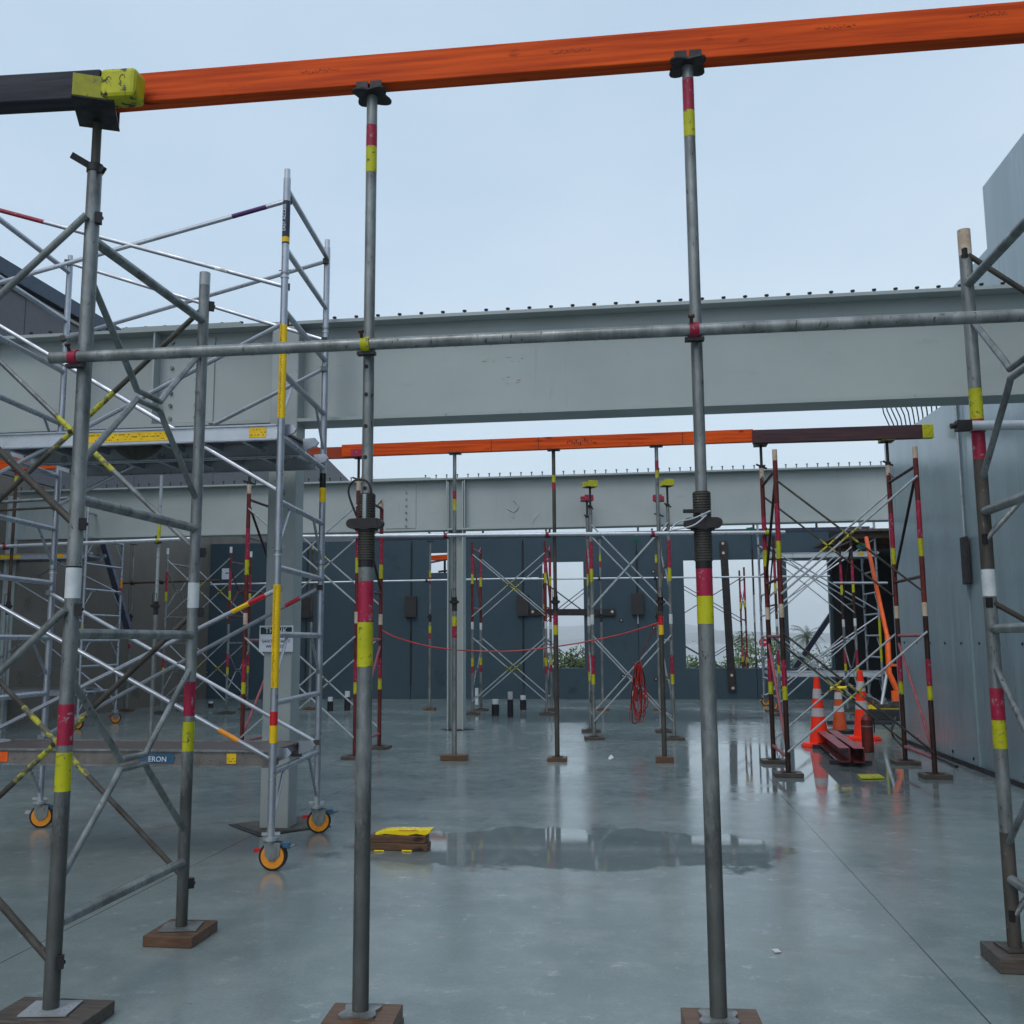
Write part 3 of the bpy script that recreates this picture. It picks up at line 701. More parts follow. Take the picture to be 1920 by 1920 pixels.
# ---- welded shoring frame standing in the YZ plane
def frame_posts(root, x, ys, z0, z1, base, bands, r=.030, n=14, tops=None, colours=None):
    for k, y in enumerate(ys):
        bb = bands[k] if isinstance(bands, dict) else bands
        mb = MB(); zt = z1 if tops is None else tops[k]
        mb.banded((x,y,z0), (x,y,zt), r, base, bb, n); mb.build('post', root)
def frame_diag(root, x, y0, y1, z0, cm, r=.019, n=8, up=False, sk=0.0):
    zl0, zl1 = (z0+.40, z0+1.64) if up else (z0+.16, z0+1.48)
    for z in (zl0, zl1):
        mb = MB(); mb.tube([(x,y0,z),(x+sk,y1,z)], r, cm, n); mb.build('ledger', root)
    a, b_ = ((x,y0,zl1-.06),(x+sk,y1,zl0+.06)) if up else ((x,y0,zl0+.06),(x+sk,y1,zl1-.08))
    mb = MB(); mb.tube([a,b_], r*.9, cm, n); mb.build('diagonal', root)
    mb = MB(); mb.tube([(x+sk,y1,zl1+.12 if up else zl0-.02),(x+sk*.75,y1-(y1-y0)*.22,zl1 if up else zl0)], r*.6, cm, n); mb.build('gusset', root)
def frame_web(root, x, y0, y1, z0, cm, r=.023, rb=.0155, n=10, top=True, flip=False, dx=0.0, sk=0.0):
    zl0, zl1, mid = z0+.28, z0+1.44, z0+.85
    for z in (zl0, zl1):
        mb = MB(); mb.tube([(x,y0,z),(x+sk,y1,z)], r, cm, n); mb.build('ledger', root)
    w = y1-y0; u0, u1 = y0+w*.38, y0+w*.62
    for s_, mm in ((1, cm), (-1, cm)):
        ze = mid+s_*.42; zc_ = mid+s_*.022
        pts = [(x,y0,ze),(x,u0-.03,zc_+s_*.05),(x,u0+.02,zc_),(x,u1-.02,zc_),(x,u1+.03,zc_+s_*.05),(x,y1,ze)]
        pts = [(x+sk*(p[1]-y0)/w, p[1], p[2]) for p in pts]
        mb = MB(); mb.tube(pts, rb, mm, n); mb.build('bent_brace', root)
def xbrace(root, xa, xb, y, z0, z1, mats, r=.0145, n=8, bands=None):
    for k, (za, zb) in enumerate(((z0, z1), (z1, z0))):
        yy = y+(k*2-1)*(r+.002)
        a, b_ = Vector((xa,yy,za)), Vector((xb,yy,zb)); mb = MB(); mm = mats[k] if isinstance(mats, (tuple, list)) else mats
        if bands:
            c0, c1, cm = bands; p0, p1 = a.lerp(b_, c0), a.lerp(b_, c1)
            mb.tube([a, p0], r, mm, n); mb.tube([p0, p1], r+.0006, cm, n); mb.tube([p1, b_], r, mm, n)
        else: mb.tube([a, b_], r, mm, n)
        mb.build('cross_brace', root)
    mb = MB(); mb.disc(((xa+xb)/2, y, (z0+z1)/2), YA, r*.9, r*4.6, 'dark_steel', 8); mb.build('pivot_bolt', root)
def clip(root, x, y, z, s_=1):
    mb = MB(); mb.box((x+s_*.035, y, z), (.03, .028, .05), 'dark_steel', .5); mb.tube([(x,y,z),(x+s_*.055,y,z)], .008, 'dark_steel', 8); mb.build('brace_catch', root)

# near left tower -------------------------------------------------
xn = -2.355; yn0, yn1 = 3.81, 4.93
T = empty('shoring_tower', (xn, yn0, 0), 'weathered galvanised shoring tower in the left foreground, cut by the picture edge', 'shoring tower')
B0, B1 = (xn, yn0), (xn, yn1)
zz = lambda B, a, b_, m: (zat(B, b_), zat(B, a), m)
pad(xn, yn0, 'dark timber pad under the nearest left tower post, bottom left corner', w=.40, d=.26, h=.055, m='timber_grey', grp=None)
pad(xn-.0, yn1, 'brown timber pad under the rear left tower post with a thin steel plate', w=.26, d=.30, h=.055, grp=None)
for (yy, rz) in ((yn0, .15), (yn1, .2)):
    mb = MB(); mb.box((xn, yy, .060), (.19, .16, .006), 'galv_clean' if yy < 4 else 'galv', rz); mb.build('base_plate', T, smooth=False)
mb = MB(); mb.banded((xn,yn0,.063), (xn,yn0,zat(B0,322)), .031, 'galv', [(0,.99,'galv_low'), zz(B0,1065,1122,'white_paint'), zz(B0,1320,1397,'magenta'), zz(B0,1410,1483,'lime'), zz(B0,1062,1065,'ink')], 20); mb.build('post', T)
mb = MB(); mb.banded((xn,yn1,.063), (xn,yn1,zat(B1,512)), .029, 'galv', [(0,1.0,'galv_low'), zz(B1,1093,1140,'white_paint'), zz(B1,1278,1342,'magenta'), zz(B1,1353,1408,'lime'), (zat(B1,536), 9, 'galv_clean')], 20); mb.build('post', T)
for z0, cm in ((.10, 'galv'), (1.83, 'galv')): frame_web(T, xn, yn0, yn1, z0, cm, n=12)
xw = xn-1.52
frame_posts(T, xw, (yn0, yn1), .06, 3.55, 'galv', [], n=12)
for z0 in (.10, 1.83): frame_web(T, xw, yn0, yn1, z0, 'galv', n=8)
xbrace(T, xw, xn, yn0-.03, 2.0, 3.36, ('galv','galv_dirty')[::1], .016, 12); xbrace(T, xw, xn, yn1+.03, 1.98, 3.36, ('galv_dirty','galv'), .0145, 12, (.42,.66,'lime_worn'))
xbrace(T, xw, xn, yn0-.03, .24, 1.64, ('galv','galv_dirty'), .0155, 12); xbrace(T, xw, xn, yn1+.03, .27, 1.66, 'galv_dirty', .0145, 12, (.36,.62,'lime_worn'))
for z in (.24, 1.64, 2.0, 3.36): clip(T, xn, yn0-.01, z)
for z in (.27, 1.66, 1.98, 3.36): clip(T, xn, yn1+.02, z)
B = (xn, yn0); zf0 = zat(B, 322); zj = dz(xn)-.006
mb = MB(); mb.tube([(xn,yn0,zf0-.1),(xn,yn0,zj-.01)], .020, 'galv_dirty', 14); J = mb.build('jack_screw', T)
mb = MB(); mb.tube([(xn,yn0,zf0-.005),(xn,yn0,zf0+.03)], .036, 'dark_steel', 14)
mb.bar((xn-.01,yn0,zf0+.02),(xn-.085,yn0-.05,zf0+.06), .014, .028, 'dark_steel'); mb.bar((xn+.01,yn0,zf0+.01),(xn+.08,yn0-.06,zf0-.03), .014, .028, 'dark_steel'); mb.build('wing_nut', J)
mb = MB(); ra = R(24); a = Vector((math.cos(ra), math.sin(ra), 0)); b2_ = Vector((-a.y, a.x, 0)); fc = Vector((xn+.035, YO-.06, zj-.004))
mb.obox(fc, a*.085, b2_*.13, Z*.004, 'dark_steel'); mb.build('fork_plate', J, smooth=False)
mb = MB(); mb.obox(fc-b2_*.128+Z*.052, a*.082, b2_*.004, Z*.05, 'lime_worn2'); mb.build('fork_side', J, smooth=False, bevel=.002)
mb = MB(); mb.obox(fc+b2_*.128+Z*.052, a*.082, b2_*.004, Z*.05, 'dark_steel'); mb.build('fork_side', J, smooth=False, bevel=.002)

# near right tower ------------------------------------------------
xr = 1.66; yr0, yr1 = 3.82, 4.97
xr = P(1902, 1765, yr1).x
T = empty('shoring_tower', (xr, yr1, 0), 'galvanised shoring tower standing at the right edge of the foreground', 'shoring tower')
BR = (xr, yr1)
pad(xr+.02, yr1-.02, 'dark timber pad under the right foreground tower post, at the picture edge', w=.28, d=.26, h=.07, m='timber_grey', grp=None)
mb = MB(); mb.box((xr+.02,yr1,.075), (.17,.15,.007), 'galv_dirty', .1); mb.build('base_plate', T, smooth=False)
mb = MB(); mb.banded((xr,yr1,.079), (xr,yr1,zat(BR,432)), .031, 'galv', [zz(BR,1068,1118,'white_paint'), zz(BR,730,787,'lime'), zz(BR,787,862,'magenta'), zz(BR,862,1067,'galv_dirty'), zz(BR,1290,1350,'magenta'), zz(BR,1350,1403,'lime'), zz(BR,1560,1900,'galv_dirty'), zz(BR,432,480,'cream_paint')], 20); mb.build('post', T)
pad(xr, yr0, 'timber pad under the nearest right tower post, outside the view', w=.28, d=.26, h=.07, m='timber_grey', grp=None)
mb = MB(); mb.tube([(xr,yr0,.07),(xr,yr0,3.5)], .031, 'galv', 14); mb.build('post', T)
for z0 in (.10, 1.83): frame_web(T, xr, yr0, yr1, z0, 'galv', n=12)
for (a, b_, mm, ww) in (((1815,478),(1935,555),'galv_dirty',.014), ((1848,1012),(1935,915),'galv',.014), ((1863,1130),(1935,1170),'galv_dirty',.014), ((1903,1715),(1935,1670),'galv',.014)):
    mb = MB(); mb.tube([P(*a, yr1-.02), P(*b_, yr1-.03)], ww, mm, 10); mb.build('cross_brace', T)
for z in (zat(BR,478), zat(BR,1012), zat(BR,1130), zat(BR,1715)): clip(T, xr, yr1-.02, z, -.2)

# near horizontal tube with couplers ------------------------------
zt_ = lambda x: at_line(YO-.07, x, (100,672), (1920,592))
mb0 = empty('scaffold_tube', (P(95,672,YO-.07).x, YO-.07, zt_(-2)), 'long wet galvanised tube clamped across the foreground props', 'tube')
ya = YO-.075
x0t, x1t = P(95,672,ya).x, 2.5
mb = MB(); mb.tube([(x0t, ya, zt_(x0t)), (x1t, ya, zt_(x1t))], .0245, 'galv', 20); mb.build('tube_body', mb0)
rnd = random.Random(8); mb = MB()
for k in range(42):
    x = rnd.uniform(x0t, 2.2); r_ = rnd.uniform(.0022,.0038); mb.tube([(x,ya,zt_(x)-.0235),(x,ya,zt_(x)-.0235-r_*1.6)], r_, 'trapped_water', 6, r2=r_*.4)
wd = mb.build('water_drops', mb0); wd['kind'] = 'stuff'
def coupler(parent, x, y, z, m1, m2='dark_steel', s=1.0):
    mb = MB(); mb.tube([(x-.018*s,y,z),(x+.018*s,y,z)], .031*s, m1, 14)
    mb.box((x, y+.03*s, z), (.05*s,.04*s,.06*s), m2); mb.tube([(x-.012*s,y-.01,z+.01),(x-.012*s,y-.035*s,z+.045*s)], .007*s, 'rust', 8); mb.disc((x-.012*s,y-.034*s,z+.045*s), (0,-.6,.8), .013*s, .012, 'rust', 6)
    mb.box((x, y+.01, z-.036*s), (.075*s, .03*s, .014*s), m2); mb.build('coupler', parent)
for px, m1 in ((140,'magenta'), (686,'lime'), (1303,'magenta')):
    x = P(px, 655, ya).x; coupler(mb0, x, ya, zt_(x), m1)
# short bright tube at the right tower
a = P(1818, 798, yr1-.06); tb = empty('scaffold_tube', a, 'short shiny tube clamped to the right foreground tower below the lime band', 'tube')
mb = MB(); mb.tube([a+Vector((-.01,0,0)), P(1960, 796, yr1-.06)], .0245, 'alu_bright', 14); mb.build('tube_body', tb)
mb = MB(); mb.tube([(xr,yr1,a.z-.02),(xr,yr1,a.z+.03)], .037, 'magenta', 14); mb.box((a.x-.03,a.y,a.z),(.07,.05,.05),'dark_steel'); mb.tube([a+Vector((-.09,0,.0)),a+Vector((-.04,0,.005))], .014,'dark_steel',8); mb.build('coupler', tb)

# ---- second line of shoring (12.4 m away)
Y2 = 12.40
z2 = lambda x: at_line(Y2, x, (650,857), (1415,829))
zh = lambda x: at_line(Y2, x, (690,838), (1415,814))
h2 = (P(1000,826,Y2).z-P(1000,849,Y2).z)
b = empty('timber_beam', (P(640,850,Y2).x, Y2, 3.85), 'orange painted timber beam of the second line, in the middle distance', 'timber beam')
xb0, xb1 = P(642,845,Y2).x, P(1412,820,Y2).x
mb = MB(); mb.bar((xb0,Y2,z2(xb0)+h2/2),(xb1,Y2,z2(xb1)+h2/2), .075, h2, 'timber_orange'); mb.build('beam_body', b, smooth=False, bevel=.004)
mb = MB()
for px in (922, 1010, 1280):
    x = P(px,840,Y2).x; mb.box((x,Y2-.039,z2(x)+h2/2),(.008,.002,h2*.95),'oxide_dark')
for k in range(14):
    x = P(1065+k*4, 838, Y2).x; mb.box((x,Y2-.039,z2(x)+h2*(.35+.3*random.random())),(.014,.002,h2*.3*random.random()+.01),'oxide_dark')
mb.build('stain_mark', b, smooth=False)
b = empty('timber_beam', (-9, Y2+.1, 3.9), 'brown and orange timber beam continuing the second line to the left', 'timber beam')
xl1 = P(690, 862, Y2+.09).x; zl = lambda x: at_line(Y2+.09, x, (590,860), (690,857))-.0
mb = MB(); z_ = P(650,860,Y2+.09).z; mb.bar((-4.55,Y2+.09,z_+h2/2),(xl1,Y2+.09,z_+h2/2), .075, h2*.93, 'timber_red'); mb.bar((-9.6,Y2+.09,z_+h2/2-.02),(-4.56,Y2+.09,z_+h2/2-.0), .075, h2, 'timber_orange'); mb.build('beam_body', b, smooth=False)
b = empty('timber_beam', (xb1, Y2, 3.9), 'dark mauve timber beam with a lime end, right end of the second line', 'timber beam')
x3 = P(1749,812,Y2-.08).x; zr2 = lambda x: at_line(Y2-.08, x, (1415,832), (1740,822)); h3 = P(1550,804,Y2-.08).z-P(1550,829,Y2-.08).z; x3a = P(1411,820,Y2-.08).x; x3b = P(1728,812,Y2-.08).x
mb = MB(); mb.bar((x3a,Y2-.08,zr2(x3a)+h3/2),(x3b,Y2-.08,zr2(x3b)+h3/2), .085, h3, 'timber_mauve'); mb.build('beam_body', b, smooth=False, bevel=.005)
mb = MB(); mb.bar((x3b+.001,Y2-.08,zr2(x3b)+h3/2),(x3,Y2-.08,zr2(x3)+h3/2), .087, h3+.003, 'lime'); mb.build('painted_end', b, smooth=False, bevel=.008)

names2 = ['left', 'middle', 'right']
for k, (px, py, bd) in enumerate(((852,1412,[(921,936,'magenta'),(936,957,'lime'),(1156,1174,'lime'),(1174,1196,'magenta')]),
                                  (1045,1422,[(891,905,'lime'),(905,918,'magenta'),(1152,1172,'magenta'),(1172,1190,'lime')]),
                                  (1246,1415,[(864,882,'magenta'),(882,896,'lime'),(1155,1172,'red'),(1172,1190,'yellow')]))):
    x = P(px, py, Y2).x
    prop(names2[k]+' prop of the second line under the orange beam, mid distance', px, py, .05, z2(x), P(px,1143,Y2).z, bd, X=x, Y=Y2, r1=.031, r2=.024,
         inner='galv' if k != 1 else 'galv_dirty', outer='galv_dirty' if k else 'galv', padkw=dict(w=(.33,.24,.22)[k], d=.2, h=.07 if k != 1 else .05), headw=.2)
# prop further left in the same line
x = P(290, 1200, Y2).x; prop('prop of the second line seen through the left foreground tower', 0, 0, .05, z2(x)-.02, zat((x,Y2),1150), [(985,1015,'lime')], X=x, Y=Y2, inner='galv_clean', outer='galv')
x = P(12, 1200, Y2).x; prop('rusty banded prop of the second line at the left picture edge', 0, 0, .05, z2(x)-.02, zat((x,Y2),1150), [(893,912,'lime'),(878,893,'magenta')], X=x, Y=Y2, inner='rust', outer='galv')

def shore_tower(label, xs, ys, z0, upper, lower, ubands, lbands, jm='white_paint', heads=(), tops=None, bm='galv_clean', pads=('timber_grey',), webs=None, jack=.0, lattice=(0,1), n=9, padlab='', y_brace=True, bb=None, topcap=None, r=.028, skew=0.0, style=('bent','bent'), grp='shoring towers standing across the slab'):
    T = empty('shoring_tower', (xs[0], ys[0], 0), label, 'shoring tower', grp)
    zj = z0+1.73; zt = z0+3.5
    sides = ['left', 'right']; ends = ['near', 'far']
    for i, x0_ in enumerate(xs):
        for j, y in enumerate(ys):
            ph = .045; x = x0_+skew*j
            pad(x, y, f'timber pad under the {ends[j]} {sides[i]} leg of the {padlab}', w=.30, d=.24, h=ph, m=pads[(i*2+j) % len(pads)], rz=random.uniform(-.12,.12))
            mb = MB(); mb.box((x,y,ph+.004),(.15,.15,.006),'dark_steel'); mb.build('base_plate', T, smooth=False)
            top = zt if tops is None else tops[i][j]
            mb = MB(); bd = [(zj-.04, zj+.11, jm)] + [(zj+a, zj+b_, q) for a, b_, q in ubands] + [(z0+a, z0+b_, q) for a, b_, q in lbands]
            if topcap: bd = bd+[(top-.13, top, topcap)]
            u = upper if isinstance(upper, str) else upper[i]; lo = lower if isinstance(lower, str) else lower[i]
            mb.banded((x,y,ph+.006), (x,y,zj), r, lo, bd, n+1); mb.banded((x,y,zj+.001), (x,y,top), r, u, bd, n+1); mb.build('post', T)
        for k, zb in enumerate((z0, z0+1.73)):
            cm = (lower, upper)[k]; cm = cm if isinstance(cm, str) else cm[i]
            if webs: cm = webs[k]
            if style[k] == 'diag': frame_diag(T, x0_, ys[0], ys[1], zb, cm, up=(k == 1), sk=skew)
            else: frame_web(T, x0_, ys[0], ys[1], zb, cm, r=.019, rb=.014, n=7, sk=skew)
    for j, y in enumerate(ys):
        for k in lattice:
            zb = z0+1.73*k; xbrace(T, xs[0]+skew*j, xs[1]+skew*j, y+(j*2-1)*.03, zb+.22, zb+1.52, bm, .0125, 7, bb)
    for (i, j, fz_, fc_, rot) in heads:
        x, y = xs[i]+skew*j, ys[j]; top = zt if tops is None else tops[i][j]
        ujack(T, x, y, top, fz_, fl=fc_, rot=rot, r=.018)
    return T
UB = [(.62,.82,'lime'), (.82,1.25,'magenta')]; LB = [(.78,.93,'lime'), (.93,1.22,'magenta')]
# right tower of the second line
xs = (P(1480,1200,11.25).x, P(1735,1200,11.25).x); xs = (1.60, 3.14)
za = zr2(1.6)-.012
shore_tower('dark red shoring tower by the right wall, carrying the mauve beam', xs, (11.22, 12.40), .045, 'oxide', 'oxide_dark', UB, LB, 'cream_paint',
    heads=((0,1,zr2(1.6)-.012,'dark_steel',0),(1,1,zr2(3.14)-.012,'lime',0)), tops=((zat((1.6,11.22),843), zat((1.6,12.4),878)),(zat((3.14,11.22),838), zat((3.14,12.4),872))),
    bm=('galv_clean','galv_dirty'), padlab='dark red right tower', topcap='cream_paint', bb=(.44,.56,'lime_worn'), n=12, style=('diag','diag'), webs=('oxide_pink','oxide_dark'))
# left tower of the second line
xq = P(668, 1200, 12.40).x; xq0 = P(459, 1200, 12.40).x
zl2 = z_
shore_tower('red shoring tower left of centre below the end of the orange beam', (xq0, xq), (12.40, 13.60), .045, 'oxide', 'oxide', UB, LB, 'cream_paint',
    heads=((0,0,z_-.012,'dark_steel',0),(1,0,z_-.012,'magenta',0)), tops=((zat((xq0,12.4),908), 3.6),(zat((xq,12.4),902), zat((P(718,1000,13.6).x,13.6),938))),
    bm='galv_clean', padlab='red tower left of centre', topcap='cream_paint', bb=(.36,.46,'lime_worn'), n=12, webs=('oxide_pink','oxide_dark'), style=('diag','diag'))
# free tower with fork heads
shore_tower('galvanised tower with lime and magenta fork heads in the middle of the slab', (-.70, .50), (15.1, 16.28), .045, 'galv', 'galv', UB, LB, 'white_paint',
    heads=((0,0,zat((-.70,15.1),914),'lime',.5),(1,0,zat((.50,15.1),912),'lime',.3),(0,1,zat((-.81,16.28),940),'magenta',.4),(1,1,zat((.39,16.28),940),'magenta',-.2)),
    bm='galv_clean', padlab='fork headed middle tower', skew=-.11)
# third line of towers (20 m)
shore_tower('small red topped tower far left in front of the brown and blue walls', (P(308,1200,19.9).x, P(428,1200,19.9).x), (19.9, 21.0), .045, ('galv','oxide'), 'galv', UB, LB, 'galv', bm='galv_clean', padlab='far left tower', topcap='white_paint', bb=(.45,.6,'lime_worn'))
shore_tower('red topped tower in front of the back wall left of the tall window', (-3.41, -1.88), (19.95, 21.05), .045, 'oxide', 'galv', [(.9,1.1,'lime'),(1.1,1.5,'magenta')], [(.78,.93,'magenta'),(.93,1.1,'lime')], 'white_paint', bm='galv_clean', padlab='far red topped tower', bb=(.45,.57,'lime_worn'), style=('bent','diag'), webs=('galv','oxide_pink'))
shore_tower('brown shoring tower standing in the dark far right corner', (P(1458,1200,19.9).x, P(1605,1200,19.9).x), (19.9, 21.0), .045, 'oxide_dark', 'galv', UB, LB, 'white_paint', bm='galv_clean', padlab='far right corner tower', style=('bent','diag'), webs=('galv','oxide_dark'))
# third line props
for lab, px, bd, inn in (('slim prop before the small high window of the back wall', 806, [(1070,1082,'lime'),(1082,1095,'magenta'),(1173,1187,'lime'),(1187,1198,'magenta')], 'galv'),
                    ('slim prop just right of the tall window', 1128, [(1040,1052,'lime'),(1052,1064,'magenta')], 'galv'),
                    ('slim prop before the joint between tall and wide windows', 1234, [(1040,1055,'lime')], 'galv_dirty'),
                    ('slim rusty prop close to the red tower, behind the aluminium tower', 583, [(1018,1030,'lime')], 'rust'),
                    ('slim prop beside the stained brown wall', 243, [(1005,1024,'lime'),(1208,1216,'magenta')], 'galv')):
    Y = 21.2 if px != 243 else 20.6; x = P(px, 1200, Y).x
    prop(lab, 0, 0, .045, 3.72, zat((x,Y),1165), bd, X=x, Y=Y, r1=.03, r2=.023, inner=inn, outer='galv', grp='slim props near the back wall')

# horizontal tubes of second and third line
def htube(label, pa, pb, Y, r, m, coup=(), Yb=None):
    a, b_ = P(*pa, Y), P(*pb, Yb or Y); o = empty('scaffold_tube', a, label, 'tube'); mb = MB(); mb.tube([a, b_], r, m, 12); mb.build('tube_body', o)
    for px, cm in coup:
        k = (px-pa[0])/(pb[0]-pa[0]); p = a.lerp(b_, k); coupler(o, p.x, p.y, p.z, cm, s=1.1)
htube('long shiny tube clamped across the three middle props', (560,1006), (1472,998), Y2-.07, .0245, 'alu_bright', ((848,'magenta'),(1041,'magenta'),(1236,'magenta'),(1440,'lime')))
htube('shiny tube at head height left, behind the foreground tower', (-60,1027), (365,1010), Y2-.07, .0245, 'alu_bright', ((298,'lime'),(12,'magenta')))
htube('thin bright tube along the far props, left half', (395,1096), (1010,1084), 21.12, .02, 'alu_bright', ((806,'dark_steel'),))
htube('thin bright tube crossing the window openings, right half', (980,1086), (1556,1080), 21.06, .02, 'alu_bright', ((1128,'dark_steel'),(1234,'dark_steel')))
htube('thin rusty tube before the stained brown wall', (222,1094), (412,1088), 20.4, .022, 'rust', ((248,'dark_steel'),(303,'dark_steel')))
htube('pale tube low beside the dark red right tower', (1562,1093), (1664,1093), 18.5, .022, 'galv_clean', ())
htube('grey upper tube behind the left picture edge', (-20,943), (128,934), Y2-.4, .022, 'galv', ())
htube('lower grey tube behind the left picture edge', (-20,958), (100,951), Y2-.4, .018, 'galv_dirty', ())

# ------------------------------------------------------------------ aluminium mobile towers
RZ = [.63,1.09,1.55,2.01,2.47,2.93,3.39,3.85,4.31,4.76]
def caster(root, x, y, m=1.0, brake='red', rz=.0):
    mb = MB(); mb.tube([(x,y,.21),(x,y,.30)], .026, 'galv_clean', 12); mb.box((x,y,.235),(.12,.02,.018),'galv_clean',.3); mb.disc((x,y,.205), Z, .055,.02,'galv_clean'); mb.disc((x,y,.185), Z, .045,.02,'galv'); c = mb.build('caster_fork', root)
    a = Vector((math.cos(rz), math.sin(rz), 0)); b_ = Vector((-a.y, a.x, 0)); w = Vector((x,y,.093))+a*.02
    mb = MB()
    for s_ in (-1, 1): mb.prism([w+b_*s_*.030+q for q in (a*-.055+Z*.09, a*.055+Z*.09, a*.05+Z*.01, a*.015-Z*.03, a*-.02-Z*.03, a*-.05+Z*.01)], b_*.004, 'galv')
    mb.build('side_plate', c, smooth=False)
    mb = MB(); mb.disc(w, b_, .093, .040, 'tyre', 28); mb.disc(w, b_, .078, .046, 'hub_orange', 28); mb.disc(w, b_, .03, .054, 'galv', 16); mb.build('wheel', c)
    mb = MB(); mb.obox(w-a*.095+Z*.035, a*.035, b_*.014, (Z+a*.3)*.012, brake); mb.build('brake_lever', c, smooth=False)
    mb = MB(); mb.obox(w+a*.08+Z*.07, a*.03, b_*.018, Z*.016, 'blue'); mb.tube([w+a*.09+Z*.05, w+a*.15+Z*.075], .008, 'galv', 8); mb.build('swivel_lock', c, smooth=False)
def mobile_tower(label, x0, x1, y0, y1, top, rungs, labels=True, braces=(), rear=(), wheels=True, r=.026, n=14, bands=None, skew=0):
    T = empty('aluminium_tower', (x1, y0, 0), label, 'scaffold tower')
    zb = .30 if wheels else .02
    for x, s_ in ((x0,0),(x1,1)):
        for y, e in ((y0,0),(y1,1)):
            xx = x + (skew if e else 0); B = (xx, y)
            mb = MB(); bd = (bands or {}).get((s_, e), [])
            mb.banded((xx,y,zb), (xx,y,top-.07), r, 'alu', bd, n); mb.tube([(xx,y,top-.07),(xx,y,top)], r*.82, 'alu_bright', n)
            for zc_ in (2.12, 4.12):
                if zc_ < top: mb.tube([(xx,y,zc_-.03),(xx,y,zc_-.018)], r+.005, 'alu_bright', n); mb.tube([(xx,y,zc_),(xx,y,zc_+.01)], r+.004, 'galv', n); mb.tube([(xx-.045,y,zc_+.03),(xx+.045,y,zc_+.03)], .004, 'galv', 6)
            mb.build('corner_post', T)
            if wheels: caster(T, xx, y, rz=.25 if e else 0.05, brake='red' if s_ else 'galv_clean')
        for z in rungs:
            if z > top-.06: continue
            mb = MB(); mb.tube([(x,y0+r*.7,z),(x+skew,y1-r*.7,z)], r*.84, 'alu', 10); mb.build('rung', T)
        for (z, d) in ((2.47,-.30),(1.55,-.30),(.63,-.34),(3.39,-.3)):
            if z < top:
                for ya_, yb_ in ((y0+.28,y0+.02),(y1-.28,y1-.02)):
                    mb = MB(); sk = skew*(ya_-y0)/(y1-y0); mb.tube([(x+sk,ya_,z-.01),(x+skew*(yb_-y0)/(y1-y0),yb_,z+d)], .011, 'alu', 7); mb.build('knee_brace', T)
    for lst, Y in ((braces, y0), (rear, y1)):
        for it in lst:
            pa, pb = it[0], it[1]; a, b_ = P(*pa, Y-.0), P(*pb, Y-.0); xl_ = x0+(skew if Y == y1 else 0); xr_ = x1+(skew if Y == y1 else 0)
            e = it[3] if len(it) > 3 else 'both'
            A = a+(b_-a)*((xl_-a.x)/(b_.x-a.x)) if e in ('both','l') else a; Bq = a+(b_-a)*((xr_-a.x)/(b_.x-a.x)) if e in ('both','r') else b_
            A.y = Bq.y = Y+(.035 if Y == y0 else -.035)
            mb = MB(); segs = it[2] if len(it) > 2 and it[2] else []
            ts = [0]+[q for s in segs for q in s[:2]]+[1]; cur = 0
            for s in segs:
                if s[0] > cur: mb.tube([A.lerp(Bq,cur), A.lerp(Bq,s[0])], .0165, 'alu', 9)
                mb.tube([A.lerp(Bq,s[0]), A.lerp(Bq,s[1])], .0172, s[2], 9); cur = s[1]
            if cur < 1: mb.tube([A.lerp(Bq,cur), Bq], .0165, 'alu', 9)
            for q in (A, Bq): mb.box(q, (.05,.045,.04), 'galv_dirty' if random.random() < .5 else 'galv', .4)
            mb.build('diagonal_brace', T)
    return T
def platform(label, x0, x1, y0, y1, z, yellow=True, top='deck_board', marks=(), rail='alu_bright', lip='alu'):
    o = empty('scaffold_platform', ((x0+x1)/2, y0, z), label, 'platform')
    for k, y in enumerate((y0, y1)):
        mb = MB(); mb.box(((x0+x1)/2, y, z), (x1-x0, .022, .115), rail); mb.box(((x0+x1)/2, y-.004, z+.05), (x1-x0, .040, .012), lip); mb.box(((x0+x1)/2, y-.004, z-.052), (x1-x0, .040, .010), lip); sr = mb.build('side_rail', o, smooth=False)
        if k == 0:
            for (xa, xb_, zm, mt) in marks:
                mb = MB(); mb.box(((xa+xb_)/2, y-.0135, z), (xb_-xa, .003, .068), mt)
                if mt == 'yellow':
                    rn = random.Random(int(xa*100))
                    for q in range(int((xb_-xa)/.012)): mb.box((xa+.01+q*.012, y-.0155, z+rn.choice((-.018,0,.018))), (.007*rn.random()+.003, .002, .006), 'ink')
                mb.build('warning_label', sr, smooth=False)
    mb = MB(); mb.box(((x0+x1)/2, (y0+y1)/2, z+.045), (x1-x0-.02, y1-y0-.03, .014), top if yellow is not None else 'ply_under'); mb.build('deck_board', o, smooth=False)
    nr = int((x1-x0)/.3)
    mb = MB()
    for k in range(nr+1): mb.box((x0+.05+(x1-x0-.1)*k/nr, (y0+y1)/2, z+.015), (.035, y1-y0-.03, .045), 'alu')
    mb.build('cross_members', o, smooth=False)
    for x, s_ in ((x0,-1),(x1,1)):
        for y in (y0+.05, y1-.05):
            mb = MB(); mb.prism([(x, y-.012, z-.03),(x+s_*.10, y-.012, z+.0),(x+s_*.12, y-.012, z+.03),(x+s_*.09, y-.012, z+.065),(x, y-.012, z+.06)], (0,.024,0), 'alu'); mb.build('hook', o, smooth=False)
    return o
tx1 = P(508,1560,6.41).x; tx0 = tx1-2.36; ty0, ty1 = 6.41, 7.66; sk = P(594,1500,7.66).x-tx1
def bz_(px, Y, X, rows): return [(zat((X,Y),b), zat((X,Y),a), m) for a, b, m in rows]
